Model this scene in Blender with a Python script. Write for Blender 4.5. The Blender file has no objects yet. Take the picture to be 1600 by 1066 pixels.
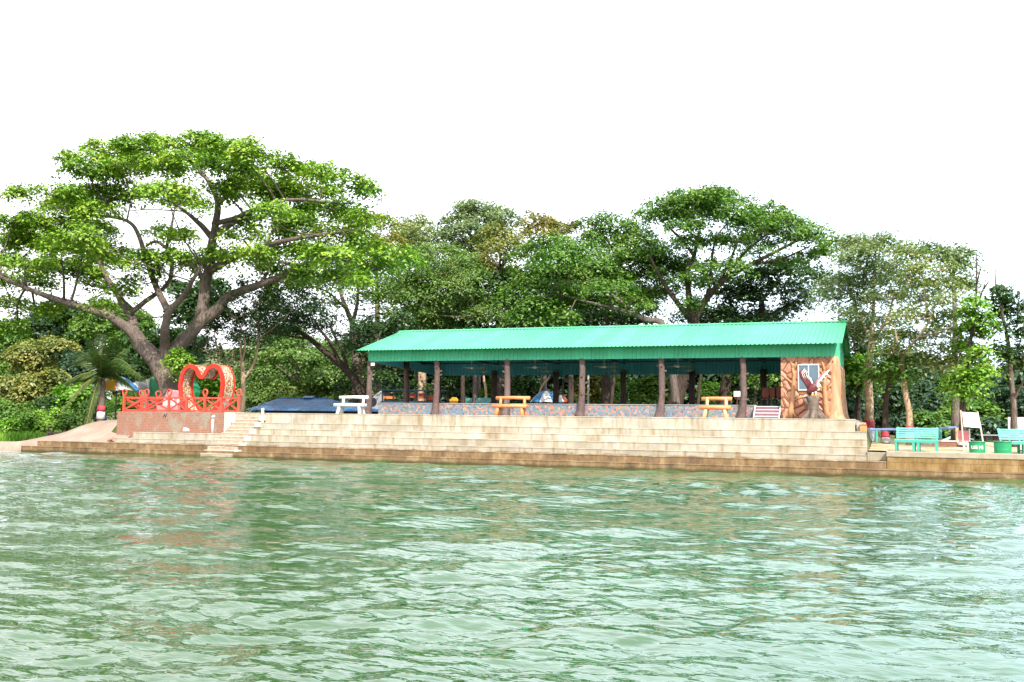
import bpy, math, random
import numpy as np
from mathutils import Vector, Matrix
sc = bpy.context.scene
col = sc.collection
R = math.radians
# ------------------------------------------------------------------ camera
F, CX, CY, H = 1555.6, 800.0, 533.0, 1.7
yaw, roll, pitch = R(21.0), 0.0146, math.atan(132.5/1555.6)
fw = Vector((-math.sin(yaw)*math.cos(pitch), math.cos(yaw)*math.cos(pitch), math.sin(pitch)))
rt0 = Vector((math.cos(yaw), math.sin(yaw), 0)); up0 = rt0.cross(fw)
rt = rt0*math.cos(roll)+up0*math.sin(roll); up = up0*math.cos(roll)-rt0*math.sin(roll)
cam = bpy.data.cameras.new('camera'); cam.sensor_width = 36; cam.lens = 36*F/1600
cam.clip_start = .1; cam.clip_end = 3000
co = bpy.data.objects.new('camera', cam); col.objects.link(co); sc.camera = co
m = Matrix((rt, up, -fw)).transposed().to_4x4(); m.translation = (0, 0, H); co.matrix_world = m
# ------------------------------------------------------------------ light
SUN_EL = R(42); SUN_H = Vector((.62, -.785, 0)).normalized()
wd = bpy.data.worlds.new('World'); sc.world = wd; wd.use_nodes = True
nt = wd.node_tree; bg = nt.nodes['Background']; bg.inputs[1].default_value = .13
sky = nt.nodes.new('ShaderNodeTexSky'); sky.sky_type = 'NISHITA'; sky.sun_disc = False
sky.sun_elevation = SUN_EL; sky.sun_rotation = math.atan2(SUN_H.x, SUN_H.y)
mx = nt.nodes.new('ShaderNodeMix'); mx.data_type = 'RGBA'; mx.inputs[7].default_value = (14.5, 14.9, 14.8, 1)
tc = nt.nodes.new('ShaderNodeTexCoord'); cn = nt.nodes.new('ShaderNodeTexNoise')
cn.inputs['Scale'].default_value = 1.3; cn.inputs['Detail'].default_value = 3
cr = nt.nodes.new('ShaderNodeMapRange'); cr.inputs[1].default_value = .35; cr.inputs[2].default_value = .6
cr.inputs[3].default_value = .62; cr.inputs[4].default_value = .97
# thin bright cloud veil, a little bluer towards the right-hand part of the sky
vd = nt.nodes.new('ShaderNodeVectorMath'); vd.operation = 'DOT_PRODUCT'; vd.inputs[1].default_value = (.83, .56, 0)
vr = nt.nodes.new('ShaderNodeMapRange'); vr.inputs[1].default_value = -.15; vr.inputs[2].default_value = .75
vm = nt.nodes.new('ShaderNodeMix'); vm.data_type = 'RGBA'; vm.inputs[6].default_value = (12.4, 12.15, 12.6, 1); vm.inputs[7].default_value = (9.8, 12.3, 14.4, 1)
nt.links.new(tc.outputs['Generated'], vd.inputs[0]); nt.links.new(vd.outputs['Value'], vr.inputs[0]); nt.links.new(vr.outputs[0], vm.inputs[0]); 
vz = nt.nodes.new('ShaderNodeSeparateXYZ'); nt.links.new(tc.outputs['Generated'], vz.inputs[0])      # the veil is brightest overhead
vq = nt.nodes.new('ShaderNodeMapRange'); vq.inputs[1].default_value = .12; vq.inputs[2].default_value = .6; vq.inputs[3].default_value = .92; vq.inputs[4].default_value = 1.4; nt.links.new(vz.outputs[2], vq.inputs[0])
vs2 = nt.nodes.new('ShaderNodeVectorMath'); vs2.operation = 'SCALE'; nt.links.new(vm.outputs[2], vs2.inputs[0]); nt.links.new(vq.outputs[0], vs2.inputs['Scale']); nt.links.new(vs2.outputs[0], mx.inputs[7])
nt.links.new(tc.outputs['Generated'], cn.inputs['Vector']); nt.links.new(cn.outputs[0], cr.inputs[0])
nt.links.new(cr.outputs[0], mx.inputs[0]); nt.links.new(sky.outputs[0], mx.inputs[6]); nt.links.new(mx.outputs[2], bg.inputs[0])
sun = bpy.data.lights.new('sun', 'SUN'); sun.energy = 5.0; sun.angle = R(.6); sun.color = (1, .95, .86)
so = bpy.data.objects.new('sun', sun); col.objects.link(so)
sd = SUN_H*math.cos(SUN_EL)+Vector((0, 0, math.sin(SUN_EL)))
so.rotation_euler = sd.to_track_quat('Z', 'Y').to_euler(); so.location = (20, -30, 60)
vs = sc.view_settings; vs.view_transform = 'Standard'; vs.look = 'None'; vs.exposure = 0.70; vs.gamma = 1
sc.cycles.max_bounces = 6; sc.cycles.diffuse_bounces = 3; sc.cycles.glossy_bounces = 3
sc.cycles.transmission_bounces = 3; sc.cycles.transparent_max_bounces = 4; sc.cycles.caustics_reflective = False

# ------------------------------------------------------------------ helpers
def ray(px, py): return fw+rt*((px-CX)/F)-up*((py-CY)/F)
def at(px, py, v):                      # the point of the photo's pixel on the plane Y = v
    r = ray(px, py); return Vector((0, 0, H))+r*(v/r.y)
def mpp(px, py, v): return ray(px, py).y and (v/ray(px, py).y)/F   # metres per pixel there
rng = np.random.default_rng(7)
random.seed(5)

def lk(nt, a, b): nt.links.new(a, b)
class Mat:
    def __init__(s, name, rough=.7, spec=.3):
        s.m = bpy.data.materials.new(name); s.m.use_nodes = True; s.nt = s.m.node_tree
        s.b = s.nt.nodes['Principled BSDF']; s.b.inputs['Roughness'].default_value = rough
        s.b.inputs['Specular IOR Level'].default_value = spec
    def n(s, t, **kw):
        x = s.nt.nodes.new('ShaderNode'+t)
        for k, v in kw.items():
            if k in x.inputs: x.inputs[k].default_value = v
            else: setattr(x, k, v)
        return x
    def pos(s, scale=(1, 1, 1)):
        g = s.n('NewGeometry'); mp = s.n('Mapping'); mp.inputs['Scale'].default_value = scale
        lk(s.nt, g.outputs['Position'], mp.inputs[0]); return mp.outputs[0]
    def noise(s, vec, scale, detail=4, rough=.55):
        x = s.n('TexNoise', Scale=scale, Detail=detail, Roughness=rough); lk(s.nt, vec, x.inputs['Vector']); return x.outputs[0]
    def ramp(s, fac, stops, interp='LINEAR'):
        x = s.n('ValToRGB'); x.color_ramp.interpolation = interp
        e = x.color_ramp.elements
        while len(e) < len(stops): e.new(.5)
        for q, (p, c) in zip(e, stops): q.position = p; q.color = (*c, 1) if len(c) == 3 else c
        lk(s.nt, fac, x.inputs[0]); return x.outputs[0]
    def mix(s, fac, a, b, mode='MIX'):
        x = s.n('Mix', data_type='RGBA', blend_type=mode)
        for i, v in ((0, fac), (6, a), (7, b)):
            if hasattr(v, 'links'): lk(s.nt, v, x.inputs[i])
            else: x.inputs[i].default_value = v if i == 0 else (*v, 1)
        return x.outputs[2]
    def rng(s, v, a, b, c=0., d=1.):
        x = s.n('MapRange'); lk(s.nt, v, x.inputs[0])
        for i, q in enumerate((a, b, c, d)): x.inputs[i+1].default_value = q
        return x.outputs[0]
    def color(s, c):
        if hasattr(c, 'links'): lk(s.nt, c, s.b.inputs['Base Color'])
        else: s.b.inputs['Base Color'].default_value = (*c, 1)
        return s
    def bump(s, h, dist=.02, strength=.6):
        x = s.n('Bump', Strength=strength, Distance=dist); lk(s.nt, h, x.inputs['Height']); lk(s.nt, x.outputs[0], s.b.inputs['Normal']); return s

def paint(name, c, rough=.5, var=.18, scale=6, spec=.4, bump=.003, dirt=None):
    c = tuple(x*.70 for x in c); dirt = dirt and tuple(x*.70 for x in dirt)
    a = Mat(name, rough, spec); p = a.pos(); n1 = a.noise(p, scale, 5)
    lo = tuple(x*(1-var) for x in c); hi = tuple(min(1, x*(1+var*.6)) for x in c)
    cc = a.ramp(n1, [(.3, lo), (.7, hi)])
    if dirt:
        n2 = a.noise(a.pos((1, 1, .35)), 2.1, 6, .65); cc = a.mix(a.rng(n2, .52, .75, 0, .75), cc, dirt)
    a.color(cc); a.bump(a.noise(p, scale*6, 3), bump, .5); return a.m

M = {}
M['red'] = paint('red_paint', (.84, .030, .012), .45, .15, dirt=(.62, .07, .04))
M['coral'] = paint('coral_paint', (.82, .075, .045), .5, .2, dirt=(.55, .16, .10))
M['white'] = paint('white_paint', (.80, .79, .74), .6, .08, dirt=(.58, .55, .48))
M['green'] = paint('green_paint', (.02, .33, .13), .4, .15, dirt=(.03, .22, .10))
M['teal'] = paint('teal_paint', (.06, .47, .35), .45, .15, dirt=(.08, .33, .26))
M['orange'] = paint('orange_paint', (.80, .30, .11), .55, .14, dirt=(.62, .26, .12))
M['cream_orange'] = paint('pale_orange_paint', (.83, .52, .26), .6, .14, dirt=(.6, .34, .16))
M['blue'] = paint('blue_paint', (.03, .16, .55), .4, .15)
M['navy'] = paint('dark_blue_metal', (.01, .05, .09), .4, .15)
M['dark'] = paint('dark_metal', (.02, .02, .022), .5, .2)
M['grey'] = paint('grey_metal', (.42, .42, .42), .5, .15)
M['pink'] = paint('pink_paint', (.80, .26, .26), .5, .12)
M['brown'] = paint('brown_wood', (.20, .055, .03), .5, .25)
M['yellow'] = paint('yellow_paint', (.75, .36, .02), .5, .12)
M['column'] = paint('brown_bark_plaster', (.16, .105, .095), .8, .35, 9, .15, .03, dirt=(.23, .18, .16))
M['maroon'] = paint('maroon_paint', (.17, .03, .035), .5, .2)
M['fanwhite'] = paint('cream_enamel', (.62, .56, .48), .4, .1)
M['rope'] = paint('pale_sand_plaster', (.78, .64, .50), .9, .1, dirt=(.66, .46, .36))
M['clear'] = paint('window_tint', (.10, .17, .22), .12, .1, spec=.8, bump=0)

def bark(name, a0, a1, sc_=5):
    a = Mat(name, .9, .1); n = a.noise(a.pos((3, 3, .5)), sc_, 6, .65); n2 = a.noise(a.pos(), .9, 3)
    c = a.ramp(n, [(.3, a0), (.68, a1)]); c = a.mix(a.rng(n2, .4, .7, 0, .45), c, tuple(x*.55 for x in a0))
    a.color(c); a.bump(n, .06, .9); return a.m
M['bark'] = bark('grey_brown_bark', (.06, .044, .036), (.23, .18, .15))
M['bark_mid'] = bark('dusky_brown_bark', (.04, .03, .025), (.15, .115, .095))
M['bark_dark'] = bark('dark_bark', (.03, .022, .018), (.11, .08, .06))
M['bark_pale'] = bark('pale_tan_bark', (.30, .19, .115), (.62, .46, .31))

def leafmat(name, cols, tr=.26, gl=.025, trc=None, big=.35):
    a = Mat(name); nt = a.nt; nt.nodes.remove(a.b); out = nt.nodes['Material Output']
    g = a.n('NewGeometry'); n = a.noise(a.pos(), big, 2); v = a.n('Math', operation='ADD'); v.use_clamp = True
    lk(nt, a.rng(g.outputs['Random Per Island'], 0, 1, .16, .78), v.inputs[0]); r2 = a.rng(n, .3, .7, -.28, .28); lk(nt, r2, v.inputs[1])
    k = len(cols)-1
    c = a.ramp(v.outputs[0], [(i/k, q) for i, q in enumerate(cols)])
    d = a.n('BsdfDiffuse'); t = a.n('BsdfTranslucent'); gs = a.n('BsdfGlossy', Roughness=.42)
    lk(nt, c, d.inputs[0]); tcx = a.mix(1., c, trc or (1.0, 1.25, .45), 'MULTIPLY'); lk(nt, tcx, t.inputs[0])
    gs.inputs[0].default_value = (.9, .95, .9, 1)
    m1 = a.n('MixShader'); m1.inputs[0].default_value = tr; lk(nt, d.outputs[0], m1.inputs[1]); lk(nt, t.outputs[0], m1.inputs[2])
    m2 = a.n('MixShader'); m2.inputs[0].default_value = gl; lk(nt, m1.outputs[0], m2.inputs[1]); lk(nt, gs.outputs[0], m2.inputs[2])
    lk(nt, m2.outputs[0], out.inputs[0]); return a.m
L = {
 'rain': leafmat('bright_rain_tree_leaves', [(0.057, 0.127, 0.012), (0.121, 0.229, 0.019), (0.199, 0.318, 0.030), (0.341, 0.381, 0.048)], .2),
 'mid': leafmat('mid_green_leaves', [(.035, .09, .014), (.07, .155, .022), (.12, .21, .032), (.19, .26, .055)]),
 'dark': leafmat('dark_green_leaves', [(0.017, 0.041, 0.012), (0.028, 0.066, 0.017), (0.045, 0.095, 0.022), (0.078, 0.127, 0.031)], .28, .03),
 'feather': leafmat('soft_green_leaves', [(.055, .115, .024), (.095, .175, .036), (.145, .225, .05), (.21, .27, .075)]),
 'olive': leafmat('olive_yellow_leaves', [(0.099, 0.102, 0.024), (0.170, 0.159, 0.036), (0.270, 0.216, 0.042), (0.398, 0.279, 0.072)]),
 'yellow': leafmat('yellow_blossom_leaves', [(.07, .12, .025), (.14, .16, .04), (.23, .22, .055), (.32, .28, .08)]),
 'grey': leafmat('grey_green_leaves', [(.06, .105, .04), (.115, .165, .065), (.18, .23, .10), (.28, .31, .15)], .33, .035),
 'tan': leafmat('tan_green_leaves', [(.075, .12, .036), (.15, .195, .058), (.24, .27, .095), (.36, .35, .16)], .33, .035),
 'lime': leafmat('lime_green_leaves', [(0.064, 0.165, 0.014), (0.114, 0.254, 0.024), (0.185, 0.330, 0.036), (0.298, 0.394, 0.060)]),
 'far': leafmat('haze_tinted_leaves', [(.014, .036, .022), (.024, .056, .030), (.040, .082, .038), (.065, .115, .05)], .3, .03, big=.12),  # bluish haze of distance is put into this leaf colour
 'palm': leafmat('palm_leaves', [(.022, .055, .012), (.04, .09, .016), (.07, .12, .024), (.15, .13, .03)], .33, .035),
}

class MB:
    def __init__(s): s.v = []; s.f = []; s.mi = []; s.k = 0
    def add(s, vs, fs):
        o = len(s.v); s.v += [tuple(x) for x in vs]; s.f += [tuple(i+o for i in f) for f in fs]; s.mi += [s.k]*len(fs); return s
    def box(s, a, b):               # two opposite corners
        (x0, y0, z0), (x1, y1, z1) = a, b
        return s.add([(x0, y0, z0), (x1, y0, z0), (x1, y1, z0), (x0, y1, z0), (x0, y0, z1), (x1, y0, z1), (x1, y1, z1), (x0, y1, z1)],
                     [(3, 2, 1, 0), (4, 5, 6, 7), (0, 1, 5, 4), (1, 2, 6, 5), (2, 3, 7, 6), (3, 0, 4, 7)])
    def bar(s, p, q, w, h, upv=(0, 0, 1)):   # rectangular bar
        p, q = Vector(p), Vector(q); d = (q-p).normalized(); u = Vector(upv)
        if abs(d.dot(u)) > .98: u = Vector((0, 1, 0))
        sx = d.cross(u).normalized()*w/2; sy = sx.cross(d).normalized()*h/2
        vs = [c+a*sx+b*sy for c in (p, q) for a, b in ((-1, -1), (1, -1), (1, 1), (-1, 1))]
        return s.add(vs, [(0, 1, 2, 3), (7, 6, 5, 4), (0, 4, 5, 1), (1, 5, 6, 2), (2, 6, 7, 3), (3, 7, 4, 0)])
    def tube(s, pts, rad, n=8, cap=True, wob=0., closed=False):
        pts = [Vector(p) for p in pts]; N = len(pts); rad = [rad]*N if not hasattr(rad, '__len__') else rad
        prev = None; o = len(s.v); vs = []
        for i, p in enumerate(pts):
            if closed: d = pts[(i+1) % N]-pts[i-1]
            else: d = pts[min(i+1, N-1)]-pts[max(i-1, 0)]
            d = d.normalized() if d.length > 1e-9 else Vector((0, 0, 1))
            if prev is None:
                a = d.cross(Vector((0, 1, 0)));  a = a if a.length > .1 else d.cross(Vector((1, 0, 0)))
            else: a = prev-d*prev.dot(d)
            a.normalize(); prev = a; b = d.cross(a)
            for j in range(n):
                t = 2*math.pi*j/n; r = rad[i]*(1+wob*math.sin(3*t+i*.9)+wob*.6*math.sin(5*t-i*1.7))
                vs.append(p+(a*math.cos(t)+b*math.sin(t))*r)
        fs = []
        for i in range(N if closed else N-1):
            i2 = (i+1) % N
            for j in range(n): fs.append((i*n+j, i*n+(j+1) % n, i2*n+(j+1) % n, i2*n+j))
        if cap and not closed: fs.append(tuple(range(n))[::-1]); fs.append(tuple((N-1)*n+j for j in range(n)))
        return s.add(vs, fs)
    def prism(s, poly, ext):            # planar polygon (3-D points) extruded along a vector
        n = len(poly); e = Vector(ext); vs = [Vector(p) for p in poly]; vs += [p+e for p in vs]
        return s.add(vs, [tuple(range(n))[::-1], tuple(range(n, 2*n))]+[(i, (i+1) % n, n+(i+1) % n, n+i) for i in range(n)])
    def lathe(s, c, prof, n=16):        # (radius, z) profile about a vertical axis through c
        c = Vector(c); vs = []; k = len(prof)
        for r, z in prof:
            for j in range(n): vs.append(c+Vector((r*math.cos(2*math.pi*j/n), r*math.sin(2*math.pi*j/n), z)))
        fs = [(i*n+j, i*n+(j+1) % n, (i+1)*n+(j+1) % n, (i+1)*n+j) for i in range(k-1) for j in range(n)]
        fs += [tuple(range(n))[::-1], tuple((k-1)*n+j for j in range(n))]
        return s.add(vs, fs)
    def build(s, name, mat, parent=None, origin=None, smooth=False, bevel=0):
        off = Vector(origin) if origin is not None else (base(parent) if parent else Vector((0, 0, 0)))
        me = bpy.data.meshes.new(name); me.from_pydata([tuple(Vector(p)-off) for p in s.v], [], s.f)
        for q in (mat if isinstance(mat, (list, tuple)) else [mat]): me.materials.append(q)
        if max(s.mi, default=0): me.polygons.foreach_set('material_index', s.mi)
        if smooth: me.polygons.foreach_set('use_smooth', [True]*len(me.polygons))
        me.update(); o = bpy.data.objects.new(name, me); col.objects.link(o)
        if parent: o.parent = parent
        else: o.location = off
        if bevel:
            b = o.modifiers.new('bevel', 'BEVEL'); b.width = bevel; b.segments = 2; b.limit_method = 'ANGLE'; b.angle_limit = .6
        return o
def base(p):
    while p.parent: p = p.parent
    return p.location.copy()
def tag(o, label, cat, group=None, kind=None):
    o['label'] = label; o['category'] = cat
    if group: o['group'] = group
    if kind: o['kind'] = kind
    return o
def thing(name, loc, label, cat, group=None, rz=0):
    o = bpy.data.objects.new(name, None); col.objects.link(o); o.location = loc; o.rotation_euler.z = rz; o.empty_display_size = .2
    return tag(o, label, cat, group)
def struct(o, kind='structure'): o['kind'] = kind; return o
def copy_tree(o, parent=None):
    c = o.copy(); col.objects.link(c)
    if parent: c.parent = parent
    for ch in [q for q in bpy.data.objects if q.parent == o]: copy_tree(ch, c)
    return c
def mesh_np(name, V, faces4, mat, parent=None, off=(0, 0, 0), smooth=False):
    V = np.asarray(V, np.float32)-np.asarray(off, np.float32); fq = np.asarray(faces4, np.int32); k = fq.shape[1]
    me = bpy.data.meshes.new(name); me.vertices.add(len(V)); me.vertices.foreach_set('co', V.ravel())
    me.loops.add(fq.size); me.loops.foreach_set('vertex_index', fq.ravel()); me.polygons.add(len(fq))
    me.polygons.foreach_set('loop_start', np.arange(0, fq.size, k, dtype=np.int32))
    if smooth: me.polygons.foreach_set('use_smooth', np.ones(len(fq), bool))
    me.update(calc_edges=True); me.validate(); me.materials.append(mat)
    o = bpy.data.objects.new(name, me); col.objects.link(o)
    if parent: o.parent = parent
    else: o.location = off
    return o
def text_mesh(txt, size, mat, name, parent, origin, xdir, zdir, depth=.01, shear=0):
    cu = bpy.data.curves.new(name, 'FONT'); cu.body = txt; cu.size = size; cu.extrude = depth; cu.align_x = 'CENTER'; cu.align_y = 'CENTER'; cu.shear = shear
    cu.offset = size*.02
    t = bpy.data.objects.new('lettering', cu); col.objects.link(t)
    dg = bpy.context.evaluated_depsgraph_get(); dg.update(); me = bpy.data.meshes.new_from_object(t.evaluated_get(dg))
    bpy.data.objects.remove(t); me.name = name
    x = Vector(xdir).normalized(); z = Vector(zdir).normalized(); y = x.cross(z)
    mt = Matrix((x, z, x.cross(z))).transposed().to_4x4(); mt.translation = Vector(origin)-base(parent)
    me.transform(mt); me.materials.clear(); me.materials.append(mat)
    o = bpy.data.objects.new(name, me); col.objects.link(o); o.parent = parent; return o
# ------------------------------------------------------------------ setting: materials
def concrete():
    a = Mat('stained_cream_concrete', .85, .2); p = a.pos(); z = a.n('SeparateXYZ'); lk(a.nt, p, z.inputs[0])
    n = a.noise(a.pos((.6, .6, .6)), 1.6, 6, .62); base_ = a.ramp(n, [(.3, (.26, .215, .145)), (.5, (.36, .32, .25)), (.72, (.43, .40, .34))])
    st = a.noise(a.pos((2.4, 2.4, .22)), 1.7, 6, .68); c = a.mix(a.rng(st, .50, .70, 0, .85), base_, (.20, .135, .065))
    gr = a.noise(a.pos((.35, 1, .9)), 2.3, 5, .7); c = a.mix(a.rng(gr, .52, .68, 0, .65), c, (.25, .23, .20))
    br = a.n('TexBrick', Scale=1.0); br.inputs['Mortar Size'].default_value = .011; br.inputs['Brick Width'].default_value = 1.35; br.inputs['Row Height'].default_value = .31
    sw = a.n('CombineXYZ'); lk(a.nt, z.outputs[0], sw.inputs[0]); lk(a.nt, z.outputs[2], sw.inputs[1]); lk(a.nt, sw.outputs[0], br.inputs['Vector'])
    c = a.mix(a.rng(br.outputs['Fac'], 0, 1, 0, .07), c, (.20, .155, .10))
    # old waterline: brown silt stain on the lowest courses, ragged along its upper edge
    rag = a.noise(a.pos((1.1, 1.1, .25)), 1.5, 5, .6); h = a.n('Math', operation='ADD'); lk(a.nt, z.outputs[2], h.inputs[0]); lk(a.nt, a.rng(rag, .3, .7, -.05, .05), h.inputs[1])
    silt = a.ramp(a.noise(a.pos((1.1, 1.1, .5)), 1.6, 7, .75), [(.32, (.055, .032, .014)), (.52, (.17, .10, .042)), (.70, (.33, .24, .13))])
    c = a.mix(a.rng(h.outputs[0], .545, .60, .9, 0), c, silt)
    c = a.mix(a.rng(h.outputs[0], .03, .13, .9, 0), c, (.055, .045, .018))
    oi = a.n('ObjectInfo'); c = a.mix(1., c, a.ramp(oi.outputs['Random'], [(0, (.84, .83, .80)), (1, (1.06, 1.06, 1.07))]), 'MULTIPLY')
    a.color(c); a.bump(a.noise(p, 14, 5, .7), .012, .7); return a.m
M['concrete'] = concrete()
def blockwall():
    a = Mat('brown_block_masonry', .85, .2); p = a.pos(); z = a.n('SeparateXYZ'); lk(a.nt, p, z.inputs[0])
    br = a.n('TexBrick', Scale=1.0); br.inputs['Mortar Size'].default_value = .012; br.inputs['Brick Width'].default_value = .52; br.inputs['Row Height'].default_value = .27
    sw = a.n('CombineXYZ'); lk(a.nt, z.outputs[0], sw.inputs[0]); lk(a.nt, z.outputs[2], sw.inputs[1]); lk(a.nt, sw.outputs[0], br.inputs['Vector'])
    n = a.noise(a.pos((1.2, 1.2, .6)), 2.1, 6, .66); c = a.ramp(n, [(.3, (.12, .06, .02)), (.5, (.215, .135, .052)), (.7, (.30, .215, .105))])
    c = a.mix(a.rng(br.outputs['Fac'], 0, 1, 0, .6), c, (.12, .07, .03))
    st = a.noise(a.pos((3, 3, .25)), 1.5, 6, .7); c = a.mix(a.rng(st, .55, .72, 0, .7), c, (.09, .05, .02))
    rag = a.noise(a.pos((1.1, 1.1, .25)), 1.5, 5, .6); h = a.n('Math', operation='ADD'); lk(a.nt, z.outputs[2], h.inputs[0]); lk(a.nt, a.rng(rag, .3, .7, -.1, .1), h.inputs[1])
    c = a.mix(a.rng(h.outputs[0], .02, .12, .85, 0), c, (.07, .05, .02))
    a.color(c); a.bump(br.outputs['Fac'], -.02, .6); return a.m
M['block'] = blockwall()
def brickwall():
    a = Mat('patched_red_brick', .9, .15); p = a.pos(); z = a.n('SeparateXYZ'); lk(a.nt, p, z.inputs[0])
    br = a.n('TexBrick', Scale=1.0); br.inputs['Mortar Size'].default_value = .014; br.inputs['Brick Width'].default_value = .25; br.inputs['Row Height'].default_value = .085
    ad = a.n('Math', operation='ADD'); lk(a.nt, z.outputs[0], ad.inputs[0]); lk(a.nt, z.outputs[1], ad.inputs[1])
    sw = a.n('CombineXYZ'); lk(a.nt, ad.outputs[0], sw.inputs[0]); lk(a.nt, z.outputs[2], sw.inputs[1]); lk(a.nt, sw.outputs[0], br.inputs['Vector'])
    n = a.noise(p, 7, 5, .7); rd = a.ramp(n, [(.3, (.21, .065, .04)), (.55, (.29, .11, .065)), (.75, (.32, .18, .125))])
    c = a.mix(br.outputs['Fac'], rd, (.22, .18, .145))
    pt = a.noise(a.pos((1.0, 1.0, .75)), 1.05, 5, .62); c = a.mix(a.rng(pt, .53, .62, 0, .85), c, a.ramp(a.noise(p, 11, 6, .7), [(.3, (.17, .15, .11)), (.7, (.30, .265, .21))]))
    a.color(c); a.bump(br.outputs['Fac'], -.01, .7); return a.m
M['brick'] = brickwall()
def soil():
    a = Mat('earth_and_grass', .95, .1); n = a.noise(a.pos(), .35, 6, .65); f = a.noise(a.pos(), 6, 5, .7)
    c = a.ramp(n, [(.35, (.06, .10, .025)), (.55, (.13, .12, .055)), (.7, (.22, .17, .10))]); c = a.mix(a.rng(f, .4, .7, 0, .4), c, (.05, .05, .02))
    a.color(c); a.bump(f, .05, .8); return a.m
M['soil'] = soil()
def sand(name, c0, c1, c2):
    a = Mat(name, .95, .1); n = a.noise(a.pos(), .9, 6, .65); f = a.noise(a.pos(), 18, 5, .7)
    c = a.ramp(n, [(.3, c0), (.52, c1), (.72, c2)]); c = a.mix(a.rng(f, .5, .8, 0, .35), c, c0)
    a.color(c); a.bump(f, .03, .8); return a.m
M['sandslope'] = sand('pinkish_grey_sand', (.22, .15, .115), (.29, .21, .165), (.34, .26, .21))
M['sandyard'] = sand('pale_yard_sand', (.27, .185, .09), (.40, .32, .20), (.48, .41, .30))
M['pave'] = sand('grey_cement_screed', (.28, .27, .24), (.35, .33, .30), (.40, .38, .35))
def water():
    a = Mat('murky_green_water', .02, .5); n = a.noise(a.pos((.5, 1, 1)), .35, 3)
    a.color(a.ramp(n, [(.3, (.017, .056, .012)), (.7, (.024, .074, .018))])); a.b.inputs['IOR'].default_value = 1.68
    g = a.n('NewGeometry'); mp = a.n('Mapping'); mp.inputs['Rotation'].default_value = (0, 0, -yaw-.12); mp.inputs['Scale'].default_value = (.5, 1.35, 1)
    lk(a.nt, g.outputs['Position'], mp.inputs[0])
    h1 = a.noise(mp.outputs[0], 4.2, 3, .5); h2 = a.noise(mp.outputs[0], 9.0, 3, .6)
    b1 = a.n('Bump', Strength=1., Distance=.028); lk(a.nt, h1, b1.inputs['Height'])
    b2 = a.n('Bump', Strength=1., Distance=.004); lk(a.nt, h2, b2.inputs['Height']); lk(a.nt, b1.outputs[0], b2.inputs['Normal']); lk(a.nt, b2.outputs[0], a.b.inputs['Normal'])
    return a.m
M['water'] = water()

# ------------------------------------------------------------------ setting: water and ground
def make_water():
    r_ = np.random.default_rng(3)
    th0 = math.pi/2+yaw
    th = np.concatenate([np.linspace(th0-R(46), th0+R(46), 1000), np.linspace(th0+R(46), th0+R(314), 62)[1:-1]])
    rr = [1.0, 1.6, 2.3, 3.0, 3.6]
    while rr[-1] < 85: rr.append(rr[-1]*1.0056)
    while rr[-1] < 900: rr.append(rr[-1]*1.09)
    rr = np.array(rr); dr = np.gradient(rr); T, Rr = np.meshgrid(th, rr); X, Y = Rr*np.cos(T), Rr*np.sin(T)
    sp = np.maximum(np.broadcast_to(dr[:, None], X.shape), Rr*R(92)/1000)
    sp = np.where((np.abs(T-th0) > R(46.1)), Rr*.08, sp)
    Z = np.zeros_like(X); nw = 90
    gust = .75+.35*np.sin(X*.19+Y*.11+1)*np.sin(Y*.16-X*.07+.4)+.2*np.sin(X*.43-Y*.31)
    for i in range(nw):
        lam = .14*(3.9/.14)**((i+.5)/nw); d = th0+math.pi*.0-.10+r_.normal(0, .62); k = 2*math.pi/lam
        sl = .0175 if lam < .5 else .0135 if lam < 1.2 else .0095; A = sl*lam/(2*math.pi)*1.41
        wt = np.clip((lam/sp-2.0)/2, 0, 1)
        ph = k*(X*math.cos(d)+Y*math.sin(d))+r_.uniform(0, 6.28)+.6*np.sin(.35*X+.8*i)+.5*np.sin(.3*Y+1.3*i)
        s_ = np.sin(ph); Z += A*wt*(s_+.28*np.cos(2*ph)*1.0)*(gust if lam < 1.6 else 1)
    t_ = np.clip((Rr-9)/24, 0, 1); Z *= 1+.75*t_*t_*(3-2*t_)      # choppier towards the bank
    ny, nx = X.shape; V = np.stack([X, Y, Z-.02], -1).reshape(-1, 3)
    V = np.vstack([V, [[0, 0, -.02]]]); i0 = np.arange(ny-1)[:, None]*nx; j = np.arange(nx)[None]; j2 = (j+1) % nx
    q = np.stack([i0+j, i0+nx+j, i0+nx+j2, i0+j2], -1).reshape(-1, 4)
    jj = np.arange(nx); cen = np.stack([np.full(nx, len(V)-1), jj, (jj+1) % nx], -1)
    o = mesh_np('lake_water', V, q[:, ::-1] if False else q, M['water'], smooth=True)
    return struct(o)
make_water()
def sst(a, b, x): t = min(1, max(0, (x-a)/(b-a))); return t*t*(3-2*t)
def ground(u, v):
    front = sst(41.95, 42.3, v)
    mid = 2.0-.9*sst(50, 56, v)*sst(-24, -28, u)-.3*sst(56, 62, v)
    right = .93+.035*min(max(v-42, 0), 9)
    sb = 57.5+(u+60)*.12
    left = -1.3+1.55*sst(sb-1.2, sb+.6, v)+max(0, v-sb)*.05+9*sst(sb+12, sb+75, v)
    h = right+(mid-right)*sst(-1.0, -1.3, u)
    h = -1.3+(h+1.3)*front
    k = sst(-38.7, -40.2, u)
    h = h+(left-h)*k
    h += 5*sst(95, 220, v)*(1-k)
    return h
us = sorted(set([-900, -500, -300, -200, -150]+list(range(-120, -50, 4))+list(np.arange(-52, -36, .8))+list(range(-36, -1, 3))+[-1.5, -1.3, -1.2, -1.1, -1.0, -.7, -.4]+list(range(0, 60, 4))+[80, 120, 200, 400, 900]))
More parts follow.
